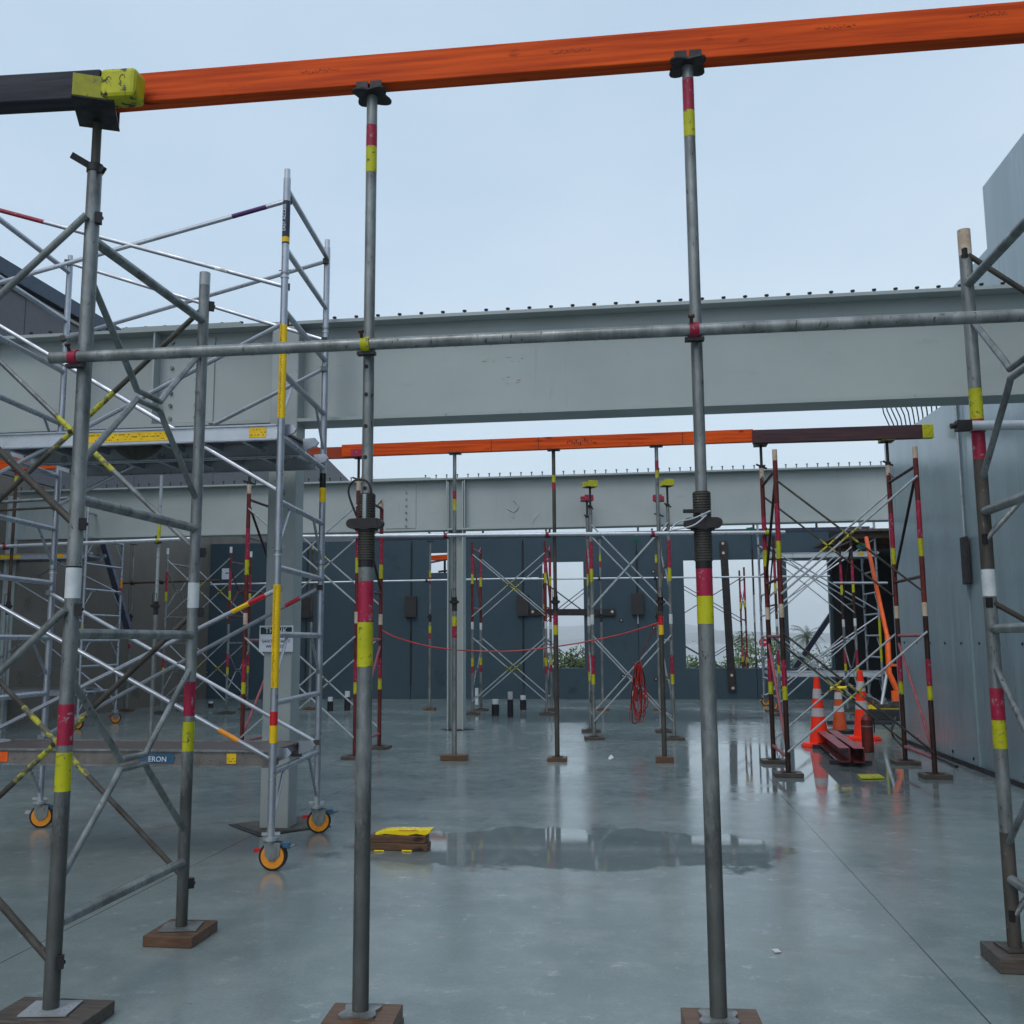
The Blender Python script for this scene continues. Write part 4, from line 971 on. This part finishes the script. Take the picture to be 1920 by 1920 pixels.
bands = {(1,0): bz_(0, ty0, tx1, [(610,785,'yellow'),(1096,1290,'yellow'),(1334,1360,'red'),(1360,1393,'yellow')]),
         (1,1): bz_(0, ty1, tx1+sk, [(888,915,'black_band'),(915,942,'yellow')]), (0,1): []}
TW = mobile_tower('tall silver aluminium mobile tower on orange wheeled casters, left of centre', tx0, tx1, ty0, ty1, zat((tx1,ty0),318), RZ, bands=bands, skew=sk,
    braces=[((0,392),(535,535),[(0,.19,'magenta')]), ((0,525),(538,372),[(.82,.93,'purple_tape')]), ((0,612),(520,920)), ((0,882),(530,602)), ((0,1140),(510,1428),[(.83,.89,'hub_orange')]), ((0,1362),(522,1102),[(.86,.91,'yellow'),(.91,.96,'red')])],
    rear=[((115,490),(610,640)), ((105,642),(617,492)), ((85,1105),(598,1392)), ((55,1397),(605,1100),[(.88,.93,'red')]), ((400,800),(617,690),None,'r'), ((100,955),(400,800),None,'l')])
# tower name strip and its fine print
yl = ty0-.027; zc0, zc1 = zat((tx1,ty0),378), zat((tx1,ty0),458)
mb = MB(); mb.tube([(tx1,ty0,zc1),(tx1,ty0,zc0)], .0272, 'navy', 14); mb.tube([(tx1,ty0,zc1+.012),(tx1,ty0,zc1+.05)], .0276, 'yellow', 14); ls = mb.build('name_strip', TW)
mb = MB(); mb.text('EASY ACCESS', (tx1-.004, ty0-.0285, (zc0+zc1)/2+.03), Z, -XA, .034, 'sign_white', .001); mb.build('lettering', ls, smooth=False)
rn = random.Random(2)
for (a, b_) in ((610,785),(1096,1290)):
    mb = MB(); z = zat((tx1,ty0),b_)
    while z < zat((tx1,ty0),a): mb.box((tx1-.004+rn.uniform(-.004,.004), ty0-.0272, z), (.010*rn.random()+.004, .0015, .003), 'ink'); z += .011
    mb.build('fine_print', TW, smooth=False)
# rag tied on the brace
q = P(415, 507, ty0+.03); mb = MB(); mb.tube([q+Vector((-.04,-.01,.012)), q+Vector((-.01,-.02,0)), q+Vector((.02,-.02,-.004)), q+Vector((.05,-.01,-.016))], .012, 'paper', 8); tag(mb.build('rag', base=q), 'small white rag knotted round the upper diagonal of the silver tower', 'rag')
zp = P(300, 817, ty0).z
mk = lambda pa, pb, mt: (P(pa,817,ty0).x, P(pb,817,ty0).x, 0, mt)
platform('upper front aluminium platform of the silver tower with yellow warning strip', tx0+.05, tx1-.03, ty0+.02, ty0+.60, zp, marks=[mk(165,318,'yellow'), mk(466,498,'yellow')])
platform('upper rear aluminium platform of the silver tower', tx0+.05, tx1+sk-.05, ty1-.58, ty1-.03, zp)
platform('low aluminium deck of the silver tower with blue maker label', tx0+.05, tx1-.03, ty0+.05, ty0+.65, P(250,1422,ty0).z, rail='alu_dirty', lip='galv', marks=[mk(0,25,'black_band'), mk(25,45,'orange_paint'), mk(282,345,'blue'), mk(440,457,'yellow')])
q = P(300, 1424, ty0+.05-.02); mb = MB(); mb.text('ERON', (q.x-.02, ty0+.032, q.z), XA, Z, .05, 'sign_white', .002)
tag(mb.build('label_lettering', base=q, smooth=False), 'white letters on the blue label of the low deck', 'lettering')
# plastic bag sagging under the platform
q = P(258, 845, ty0+.3); mb = MB(); nn = 14
prof = [(0,.19),(.04,.175),(.08,.13),(.11,.07),(.125,0)]
vs = []; fs = []
for j, (dz_, rr_) in enumerate(prof):
    for k in range(nn): a = 2*math.pi*k/nn; vs.append(q+Vector((math.cos(a)*(rr_+.001)*1.0, math.sin(a)*rr_*.5, .05-dz_)))
for j in range(len(prof)-1):
    for k in range(nn): fs.append((j*nn+k, j*nn+(k+1)%nn, (j+1)*nn+(k+1)%nn, (j+1)*nn+k))
mb.add(vs, fs, 'galv_dirty'); tag(mb.build('plastic_sheet', base=q), 'grey plastic sheet sagging with rainwater under the upper platform', 'plastic sheet')

# second mobile tower, further back on the left
my0, my1 = 16.3, 17.55; mx1 = P(146, 1330, my0).x; mx0 = mx1-2.4
mobile_tower('silver aluminium mobile tower further back, close to the brown left wall', mx0, mx1, my0, my1, 3.95, RZ, n=9, bands={(1,1): [(2.55,2.7,'hub_orange'),(2.42,2.55,'magenta')], (1,0): [(1.6,1.8,'lime')]},
    braces=[((0,1075),(150,1165)), ((10,1225),(150,1130))], rear=[((30,1015),(200,1100)), ((30,1110),(200,1000)), ((40,1170),(190,1290)), ((40,1290),(195,1190))])
platform('upper platform with yellow strip on the further left tower', mx0+.04, mx1-.03, my0+.02, my0+.58, P(60,1043,my0).z, marks=[(P(-20,1043,my0).x, P(38,1043,my0).x,0,'yellow'), (P(104,1043,my0).x, P(118,1043,my0).x,0,'yellow')])
platform('low platform of the further left tower', mx0+.04, mx1-.03, my0+.02, my0+.58, P(60,1299,my0).z)
# third mobile tower, far right corner
ry0, ry1 = 21.45, 22.75; rx0, rx1 = P(1441,1150,ry0).x, P(1648,1150,ry0).x
mobile_tower('silver aluminium mobile tower in the dark far right corner', rx0, rx1, ry0, ry1, 4.6, RZ, n=8,
    braces=[((1450,1030),(1640,1140)), ((1450,1140),(1640,1010)), ((1450,1200),(1640,1310)), ((1450,1290),(1640,1160))], rear=[((1450,1040),(1620,1140)), ((1440,1300),(1620,1180))], bands={(1,0): [(1.0,1.9,'lime')]})
platform('white upper platform of the far right corner tower', rx0+.04, rx1-.03, ry0+.02, ry0+.58, P(1550,1040,ry0).z, marks=[(P(1608,1040,ry0).x, P(1620,1040,ry0).x,0,'yellow')])
platform('low platform of the far right corner tower', rx0+.04, rx1-.03, ry0+.02, ry0+.58, P(1550,1264,ry0).z)

# ------------------------------------------------------------------ braces and straps by the back wall
def strap(label, pa, pb, Y, w, bolts, m='dark_steel'):
    a, b_ = P(*pa, Y), P(*pb, Y); o = empty('steel_strap', a, label, 'steel strap'); mb = MB(); mb.bar(a, b_, .05, w, m); st = mb.build('strap_body', o, smooth=False, bevel=.004)
    for bp in bolts:
        q = P(*bp, Y); mb = MB(); mb.disc((q.x, Y-.032, q.z), YA, .035, .014, 'cream_paint', 12); mb.build('bolt', o)
strap('dark horizontal steel strap bolted across the tall window', (994,1148), (1153,1148), YB-.04, .17, ((999,1147),(1148,1147)))
strap('dark upright steel strap bolted across the wide window', (1356,1015), (1373,1296), YB-.04, .19, ((1355,1019),(1356,1037),(1372,1266),(1374,1290)))
a, b_ = P(158,1022,20.3), P(246,1196,18.9); mb = MB(); mb.bar((XL+.1, 19.6, P(158,1022,19.6).z), b_, .13, .13, 'navy'); tag(mb.build('raking_prop', base=b_, smooth=False, bevel=.01), 'thick dark blue steel raking prop leaning on the brown left wall', 'raking prop')
b_ = P(1556,1150,27.5); a = P(1486,1262,27.5); mb = MB(); mb.bar(P(1560,1150,27.5), P(1484,1262,27.5), .14, .14, 'navy'); tag(mb.build('raking_prop', base=a, smooth=False, bevel=.01), 'dark raking prop outside, seen slanting through the right window', 'raking prop')
# orange steel leaning prop in the right corner
Yc = 16.6; o = empty('leaning_prop', P(1683,1310,Yc), 'bright orange steel prop leaning in the far right corner with a kinked foot', 'raking prop')
mb = MB(); mb.tube([P(1624,1008,Yc+1.5), P(1640,1085,Yc+.9), P(1664,1195,Yc+.3)], .035, 'orange_paint', 10); mb.tube([P(1664,1192,Yc+.3), P(1667,1262,Yc), P(1684,1298,Yc)], .045, 'orange_paint', 10); mb.build('tube_body', o)
mb = MB(); q = P(1679,1305,Yc); mb.box(q,(.11,.08,.17),'orange_paint'); mb.box(P(1676,1247,Yc),(.12,.05,.04),'orange_paint'); mb.build('foot_bracket', o, smooth=False)

# green net scraps on tube ends
for px, py, lab in ((1192,1013,'green netting scrap hanging above the wall joint box'), (1618,1024,'green netting scrap in the dark right corner'), (1408,993,'green netting scrap on top of the back wall')):
    q = P(px, py, YB-.3 if px != 1618 else 20.5); mb = MB(); rn = random.Random(px); pts = [q+Vector((math.cos(a)*.14*rn.uniform(.6,1.1), 0, math.sin(a)*.08*rn.uniform(.6,1.1))) for a in [i*math.pi/5 for i in range(10)]]
    mb.prism(pts, (0,.03,0), 'green_net'); tag(mb.build('net_scrap', base=q, smooth=False), lab, 'netting')
# small blue-white notice on the back wall
q = P(424, 1076, YB-.02); mb = MB(); mb.box(q,(.24,.01,.30),'sign_white'); mb.box(q+Vector((.03,-.008,.02)),(.10,.004,.03),'blue'); tag(mb.build('notice', base=q, smooth=False), 'small pale notice on the blue wall behind the far left tower', 'notice')

# ------------------------------------------------------------------ things on the slab
def cone(label, px, py, hgt, m, base_m, rb=.14, Y=None):
    g = G(px, py); o = empty('traffic_cone', g, label, 'traffic cone', 'traffic cones by the right wall'); x, y = g.x, g.y
    mb = MB(); oct_ = [(x+.235*math.copysign(min(1,abs(math.cos(a))*1.25),math.cos(a)), y+.235*math.copysign(min(1,abs(math.sin(a))*1.25),math.sin(a)), .0) for a in [math.pi/8+i*math.pi/4 for i in range(8)]]
    mb.prism(oct_, (0,0,.035), base_m); mb.prism([(x+(p[0]-x)*.9, y+(p[1]-y)*.9, .035) for p in oct_], (0,0,.018), base_m); mb.build('base', o, smooth=False, bevel=.005)
    prof = [(0.05,rb),(.20,.125*rb/.14),(.42,.1*rb/.14),(.56,.085*rb/.14),(.66,.072*rb/.14),(.80,.058*rb/.14),(.86,.05*rb/.14),(1,.034*rb/.14)]
    zs = [.05,.44,.56,.70,.84,1.0]; ms = [m,'reflective',m,'reflective',m]
    rad = lambda t_: rb*(1-t_)*1.0+.036*t_
    for k, nm in enumerate(('cone_body','reflective_collar','cone_body','reflective_collar','cone_body')):
        pass
    mb = MB()
    mb.tube([(x,y,hgt*zs[0]),(x,y,hgt)], rad(zs[0]), m, 22, r2=rad(1.0))
    mb.build('cone_body', o)
    for k in (1,3):
        mb = MB(); mb.tube([(x,y,hgt*zs[k]),(x,y,hgt*zs[k+1])], rad(zs[k])+.002, ms[k], 22, caps=False, r2=rad(zs[k+1])+.002); mb.build('reflective_collar', o)
    return g
cone('leftmost bright orange traffic cone, reflected in the wet floor', 1537, 1400, .95, 'cone', 'cone')
cone('duller orange cone with a black base, behind the other two', 1575, 1374, .76, 'cone_dull', 'black_plastic', .12)
cone('tall bright orange cone behind the red extinguisher', 1619, 1387, 1.02, 'cone', 'cone')
q0, q1, q2 = P(1533,1300,14.3), P(1572,1293,15.6), P(1615,1286,15.3)
o = empty('cone_bar', q0, 'black and yellow bar resting across the tops of the traffic cones', 'barrier bar'); mb = MB(); mb.tube([q0,q1], .014, 'black_band', 8); mb.tube([q1-Vector((.12,0,-.02)),q1+Vector((.12,0,.03))], .022, 'plastic_yellow', 8); mb.tube([q1+Vector((.12,0,.03)),q2], .014, 'black_band', 8); mb.build('bar_body', o)
mb = MB(); mb.tube([q0+Vector((.02,0,-.02)), q0+Vector((.02,0,.0))], .085, 'black_band', 16); mb.build('end_ring', o)
# fire extinguisher
g = G(1628, 1410); o = empty('fire_extinguisher', g, 'dark red fire extinguisher standing beside the red steel channel', 'fire extinguisher')
mb = MB(); mb.tube([g+Z*.005, g+Z*.42], .075, 'oxide', 18); mb.tube([g+Z*.42, g+Z*.47, g+Z*.49], .074, 'oxide', 18, r2=.03); mb.build('cylinder', o)
mb = MB(); mb.tube([g+Z*.49, g+Z*.53], .02, 'galv', 10); mb.bar(g+Vector((-.01,0,.53)), g+Vector((.08,0,.56)), .02, .012, 'black_plastic'); mb.tube([g+Vector((.02,-.01,.52)), g+Vector((.09,-.02,.45)), g+Vector((.085,-.03,.25))], .008, 'black_plastic', 8); mb.build('valve', o)
mb = MB(); mb.tube([g+Z*.33, g+Z*.345], .0765, 'galv', 18); mb.build('strap_ring', o)
# red steel channel on bearers
ga, gb = G(1580, 1408), G(1622, 1440); ch = empty('steel_channel', gb, 'short dark red steel channel lying on timber near the cones', 'steel channel')
d = (gb-ga); d.z = 0; u = d.normalized(); s_ = Vector((-u.y, u.x, 0)); a = ga+Z*.14-u*.5; b_ = gb+Z*.14; mid = (a+b_)/2; hl = (b_-a)/2
mb = MB(); mb.obox(mid, hl, s_*.006, Z*.075, 'oxide'); mb.obox(mid+Z*.080-s_*.055, hl, s_*.060, Z*.005, 'oxide_pink'); mb.obox(mid-Z*.080-s_*.055, hl, s_*.060, Z*.005, 'oxide')
mb.obox(mid-s_*.16, hl, s_*.006, Z*.075, 'oxide'); mb.obox(mid+Z*.080-s_*.215, hl*.97, s_*.06, Z*.005, 'oxide_pink'); mb.obox(mid-Z*.080-s_*.215, hl*.97, s_*.06, Z*.005, 'oxide'); mb.build('channel_body', ch, smooth=False, bevel=.003)
for k, (t_, lab) in enumerate(((.12,'far'),(.88,'near'))):
    q = a.lerp(b_, t_); q.z = .027; mb = MB(); mb.obox(q-s_*.12, u*.045, s_*.24, Z*.027, 'timber_dark'); tag(mb.build('timber_bearer', base=q, smooth=False), f'{lab} dark timber bearer under the red steel channel', 'timber bearer')
# yellow sheet on the floor
q = G(1632, 1458); mb = MB(); mb.prism([G(1607,1455)+Z*.006, G(1648,1454)+Z*.006, G(1659,1461)+Z*.006, G(1615,1462)+Z*.006], (0,0,.012), 'lime'); tag(mb.build('yellow_board', base=q, smooth=False), 'small flat yellow board lying on the wet floor right of the cones', 'board')
# black crate with yellow slats and a broom beside
g = G(1655, 1350); o = empty('crate', g, 'black crate with yellow slats on top, in the far right corner', 'crate')
mb = MB(); mb.box(g+Z*.10, (.55,.35,.20), 'black_plastic'); mb.build('crate_body', o, smooth=False, bevel=.02)
mb = MB(); mb.box(g+Vector((-.02,-.1,.215)), (.60,.05,.02), 'plastic_yellow'); mb.box(g+Vector((-.06,.0,.235)), (.50,.05,.02), 'plastic_yellow'); mb.box(g+Vector((-.08,.1,.255)), (.40,.05,.02), 'plastic_yellow'); mb.build('yellow_slats', o, smooth=False)
a, b_ = P(1667,1238,17.6), P(1653,1322,17.2); o = empty('broom', b_, 'grey handled broom leaning in the far right corner', 'broom'); mb = MB(); mb.tube([a,b_], .028, 'galv_clean', 10); mb.build('handle', o)
mb = MB(); mb.box(b_+Vector((.1,0,-.02)), (.35,.07,.07), 'galv_dirty'); mb.build('head', o, smooth=False)
mb = MB(); a, b_ = G(1552,1358), G(1676,1358); mb.bar(a+Z*.03, b_+Z*.03, .12, .06, 'timber_dark'); tag(mb.build('timber_plank', base=a, smooth=False, bevel=.004), 'dark timber plank lying behind the traffic cones', 'plank')
mb = MB(); pts = [P(1680,1345,15.4), P(1672,1368,15.2), G(1676,1385), G(1695,1402), G(1725,1412), G(1760,1424), G(1795,1440)]
pts = [Vector((q.x, q.y, max(q.z, .018))) for q in pts]; mb.tube(smooth(pts), .017, 'cable_black', 8); tag(mb.build('hose', base=pts[2]), 'black hose snaking along the foot of the right wall', 'hose')
# timber offcuts with yellow plastic tool on top
g = G(750, 1594); gl, gr = G(693,1594), G(802,1597)
for k in range(2):
    mb = MB(); mb.bar(gl+Vector((0,.05,.028+.054*k)), gr+Vector((-.0-.015*k,.05,.028+.054*k)), .11, .052, 'timber_block'); tag(mb.build('timber_offcut', base=gl+Z*.075*k, smooth=False, bevel=.004), ('lower brown timber offcut of the pair near the puddle', 'upper brown timber offcut with a yellow saw on it')[k], 'timber offcut')
for px in (711, 763):
    q = G(px, 1597); mb = MB(); mb.tube([q+Vector((-.035,0,.006)), q+Vector((0,-.01,.008)), q+Vector((.035,0,.006))], .006, 'plastic_yellow', 6); tag(mb.build('yellow_clip', base=q), f"{'left' if px == 711 else 'right'} yellow plastic strip poking out below the timber offcuts", 'clip')
o = empty('plastic_wrap', g+Z*.16, 'crumpled bright yellow plastic wrap on the brown timber offcuts', 'plastic wrap')
ppts = [(703,1562),(722,1556),(750,1555),(790,1556),(809,1555),(806,1562),(797,1567),(780,1564),(764,1567),(745,1566),(722,1564),(704,1567)]
mb = MB(); mb.prism([P(px,py,gl.y+.0) for px, py in ppts], (0,.10,.0), 'plastic_yellow'); mb.build('wrap_body', o, smooth=False, bevel=.004)
mb = MB(); rn = random.Random(9)
for k in range(14): q = P(748+k*2.6, 1557.5+rn.uniform(-.6,.8), gl.y-.004); mb.bar(q, q+Vector((rn.uniform(.003,.01),0,.004)), .002, .004, 'red')
mb.build('print_marks', o, smooth=False)
# service pipe stubs
for px, yt, yb, w, lab in ((619,1307,1333,.055,'shorter black wrapped pipe stub with a white cap, beside the red tower'), (651,1296,1332,.055,'taller black wrapped pipe stub with a white cap, beside the red tower'),
        (929,1311,1342,.065,'short fat black pipe stub with torn wrap, below the far cross braces'), (957,1297,1345,.05,'tallest black pipe stub with taped top in the middle of the floor'), (981,1304,1331,.06,'black pipe stub with a broad white cap, right of the stubs'), (395,1315,1327,.05,'tiny black pipe stub with a white cap far left')):
    g = G(px, yb); zt_p = zat((g.x,g.y), yt); o = empty('pipe_stub', g, lab, 'pipe stub'); hh = zt_p
    mb = MB(); mb.tube([(g.x,g.y,0),(g.x,g.y,hh*.7)], w*1.18, 'black_plastic', 14); mb.tube([(g.x,g.y,hh*.3),(g.x,g.y,hh*.36)], w*1.24, 'black_plastic', 14); mb.build('wrap', o)
    mb = MB(); mb.tube([(g.x,g.y,hh*.7),(g.x,g.y,hh)], w, 'white_paint' if px != 957 else 'reflective', 14); mb.build('cap', o)
mb = MB(); g = G(894, 1325); mb.tube([g+Z*.05, g+Z*.42], .04, 'white_paint', 12); tag(mb.build('pipe_stub', base=g), 'bare white pipe stub behind the far tower', 'pipe stub')
# litter
for pts_, lab, mt in (([(1447,1782),(1458,1781),(1466,1787),(1453,1788)],'small white paper scrap on the right foreground floor','paper'), ([(1140,1424),(1146,1417),(1151,1423),(1144,1427)],'crumpled white scrap on the middle of the floor','paper')):
    mb = MB(); mb.prism([G(px,py)+Z*.004 for px, py in pts_], (0,0,.012 if pts_[0][0] < 1200 else .002), mt); tag(mb.build('paper_scrap', base=G(*pts_[0]), smooth=False), lab, 'litter')

# red cord and cable coil
pa = [(716,1182,13.5),(745,1196,13.2),(800,1211,12.9),(850,1218,12.7),(905,1221,12.7),(960,1221,12.6),(1030,1214,12.6),(1100,1203,12.6),(1170,1188,12.5),(1234,1168,12.4)]
mb = MB(); mb.tube(smooth([P(*q) for q in pa]), .009, 'cable_red', 7); tag(mb.build('extension_cord', base=P(*pa[0])), 'thin red cord sagging from the red tower to the right middle prop', 'cord')
o = empty('cable_coil', P(1195,1240,15.25), 'coil of red and black cables hanging from the braces of the fork headed tower', 'cable coil')
rn = random.Random(5)
for k in range(12):
    mb = MB(); cxp = 1196+rn.uniform(-5,5); bot = 1296+rn.uniform(0,64); wd_ = rn.uniform(6,14)*(1 if bot < 1335 else 1.3); Yk = 15.0-.015*k; top = 1241+rn.uniform(0,7); pts = []; sh = rn.uniform(-6,6); ph = [rn.uniform(0,6.3) for _ in range(3)]
    for i in range(25):
        a = 2*math.pi*i/24; f_ = (1-math.cos(a))/2
        px = cxp+sh*f_+wd_*math.sin(a)*(.25+.75*f_**.8)+1.6*math.sin(3*a+ph[0])*math.sin(a/2)+1.2*math.sin(5*a+ph[1])*math.sin(a/2); py = top+(bot-top)*f_**.9+1.5*math.sin(2*a+ph[2])*math.sin(a/2)
        pts.append(P(px, py, Yk+.04*math.sin(a+ph[2])))
    mb.tube(pts, .0085 if k < 8 else .007, 'cable_black' if k % 4 == 3 else 'cable_red', 6, caps=False); mb.build('cable_loop', o)
mb = MB(); mb.tube([P(1232,1170,12.45), P(1215,1200,14), P(1197,1242,15.2)], .008, 'cable_red', 6); mb.build('cable_tail', o)
mb = MB(); mb.box(P(1187,1300,15.05),(.05,.04,.07),'paper'); mb.build('cable_tag', o, smooth=False)

# ------------------------------------------------------------------ outside: towers, sign, planting
def outside_tower(label, pxs, Y, xs_): shore_tower(label, xs_, (Y, Y+1.2), -1.1, 'oxide', 'galv', UB, LB, 'galv', bm='galv_dirty', padlab=label.split(' seen')[0], lattice=(0,1), n=7, grp=None, tops=((3.6,3.6),(3.6,3.6)))
shore_tower('outside shoring tower seen through the wide window', (P(1255,1150,28.5).x, P(1398,1150,28.5).x), (28.5, 29.8), .045, 'oxide', 'oxide', UB, LB, 'galv', bm='galv_dirty', padlab='outside tower at the wide window', n=7, grp=None)
shore_tower('outside shoring tower seen through the tall window', (P(1012,1150,28.5).x, P(1122,1150,28.5).x), (28.5, 29.8), .045, 'oxide', 'galv', UB, LB, 'galv', bm='galv_dirty', padlab='outside tower at the tall window', n=7, grp=None)
mb = MB(); mb.box((1, 29.0, -.17), (16, 6.0, .3), 'precast_brown'); s_o = struct(mb, 'path', smooth=False)
mb = MB(); a, b_ = P(800,1047,27), P(860,1043,27); mb.bar(a, b_, .08, .14, 'timber_orange'); tag(mb.build('timber_beam', base=a, smooth=False), 'orange timber beam outside, seen through the small high window', 'timber beam')
mb = MB(); mb.tube([P(806,1055,27), P(845,1047,27)], .03, 'oxide_pink', 8); mb.tube([P(834,1044,27), P(834,1180,27)], .035, 'dark_steel', 8); mb.tube([P(822,1072,27), P(838,1070,27)], .03, 'dark_steel', 8)
tag(mb.build('steel_prop', base=P(834,1180,27)), 'outside prop and brace seen through the small high window', 'prop')
q = P(1431, 1203, 31); o = empty('road_sign', (q.x,31,-1), 'white road sign with a red no entry disc, seen through the wide window', 'road sign')
mb = MB(); mb.tube([(q.x,31.03,-1.2),(q.x,31.03,q.z)], .03, 'galv', 8); mb.build('sign_post', o)
mb = MB(); mb.box(q+Vector((0,0,.02)), (.34,.02,.44), 'sign_white'); mb.build('sign_plate', o, smooth=False)
mb = MB(); mb.disc(q+Vector((0,-.016,-.02)), YA, .13, .01, 'red', 20); mb.box(q+Vector((0,-.026,-.02)), (.17,.006,.04), 'sign_white'); mb.build('no_entry_disc', o)

def bush(label, px, py, Y, rw_, rh, m='leaf', n=900, seed=1):
    rn = random.Random(seed); c = P(px, py, Y); o = empty('bush', (c.x, Y, -1.2), label, 'bush'); mb = MB()
    cl = [(c+Vector((rn.uniform(-rw_,rw_), rn.uniform(-rw_,rw_)*.6, rn.uniform(-rh,rh)*.8)), rn.uniform(.25,.5)*rw_) for _ in range(14)]
    for k in range(n):
        cc, r_ = rn.choice(cl); v_ = Vector((rn.gauss(0,1), rn.gauss(0,1), rn.gauss(0,1))).normalized()*r_*rn.uniform(.6,1.05); p = cc+v_
        s = rn.uniform(.05,.10); a = Vector((rn.gauss(0,1),rn.gauss(0,1),rn.gauss(0,1))).normalized(); b_ = a.orthogonal().normalized()
        mb.add([p-a*s, p-b_*s*.45, p+a*s, p+b_*s*.45], [(0,1,2,3)], m)
    mb.build('foliage', o, smooth=False)
    mb = MB()
    for k in range(4): mb.tube([(c.x+rn.uniform(-.1,.1),Y,-1.2), (c.x+rn.uniform(-.3,.3)*rw_,Y,c.z-rh*.3), cl[k][0]], .04, 'bark', 6, r2=.012)
    mb.build('stem', o)
bush('green bush at the foot of the tall window', 1040, 1247, 34, .95, .75, seed=2)
bush('low green shrub at the right of the tall window sill', 1078, 1252, 34, .5, .3, seed=3, n=350)
bush('low leafy bush at the left of the wide window', 1300, 1252, 34, .7, .25, seed=4, n=500)
bush('large round green bush behind the road sign', 1425, 1236, 36, 1.0, .75, seed=5, n=1300)
bush('grey green bush low in the right window', 1545, 1245, 44, 1.3, .5, 'leaf_grey', seed=6, n=700)
bush('dark low shrub behind the slanting prop in the right window', 1505, 1249, 40, .9, .35, 'leaf_grey', seed=7, n=500)
bush('small loose shrub between the wide window posts', 1355, 1255, 36, .5, .2, 'leaf_grey', seed=8, n=250)
def palm(label, px, py, Y, size, seed):
    rn = random.Random(seed); c = P(px, py, Y); o = empty('palm_tree', (c.x, Y, -1.2), label, 'palm tree')
    mb = MB(); mb.tube([(c.x+.1,Y,-1.2),(c.x,Y,c.z)], .16, 'bark', 8, r2=.10); mb.build('trunk', o)
    mb = MB()
    for k in range(26):
        az = rn.uniform(0,6.28); el = rn.uniform(-.3,1.2); d0 = Vector((math.cos(az)*math.cos(el), math.sin(az)*math.cos(el), math.sin(el))); p = Vector(c); pts = [p.copy()]
        for j in range(7): d0.z -= .22; d0.normalize(); p = p+d0*size/7; pts.append(p.copy())
        for j in range(len(pts)-1):
            sd_ = (pts[j+1]-pts[j]).cross(Z).normalized()
            for s_ in (-1,1):
                for q_ in (0,.5):
                    b0 = pts[j].lerp(pts[j+1], q_); mb.add([b0, b0+(pts[j+1]-pts[j])*.25, b0+sd_*s_*size*.17-Z*size*.10], [(0,1,2)], 'leaf_grey')
    mb.build('crown', o, smooth=False)
palm('hazy palm tree seen through the wide window', 1392, 1198, 62, 1.0, 1)
palm('hazy palm tree beside the slanting prop in the right window', 1513, 1192, 70, 1.4, 2)
for k, (px, w) in enumerate(((1300,5),(1318,3.5),(1338,4),(1440,6))):
    HY = 2060
    q = P(px, 1208-k, HY); q.z = max(q.z, -8); w = w*2; mb = MB(); mb.box((q.x,HY,q.z-1),(w,12,9),'house'); mb.prism([(q.x-w*.6,HY-6.5,q.z+3.51),(q.x+w*.6,HY-6.5,q.z+3.51),(q.x,HY-6.5,q.z+7)], (0,13,0), 'cladding')
    tag(mb.build('house', base=q, smooth=False), ('tiny hazy white house on the far shore, leftmost of the four','tiny hazy house on the far shore, second from the left','tiny hazy house on the far shore, third from the left','tiny hazy house on the far shore, rightmost behind the road sign')[k], 'house', 'houses on the far shore')
# haze over the far shore
mb = MB(); mb.box((0, 2250, 70), (7000, 4900, 161), 'haze_air')
hz = mb.build('haze', smooth=False); hz['kind'] = 'stuff'
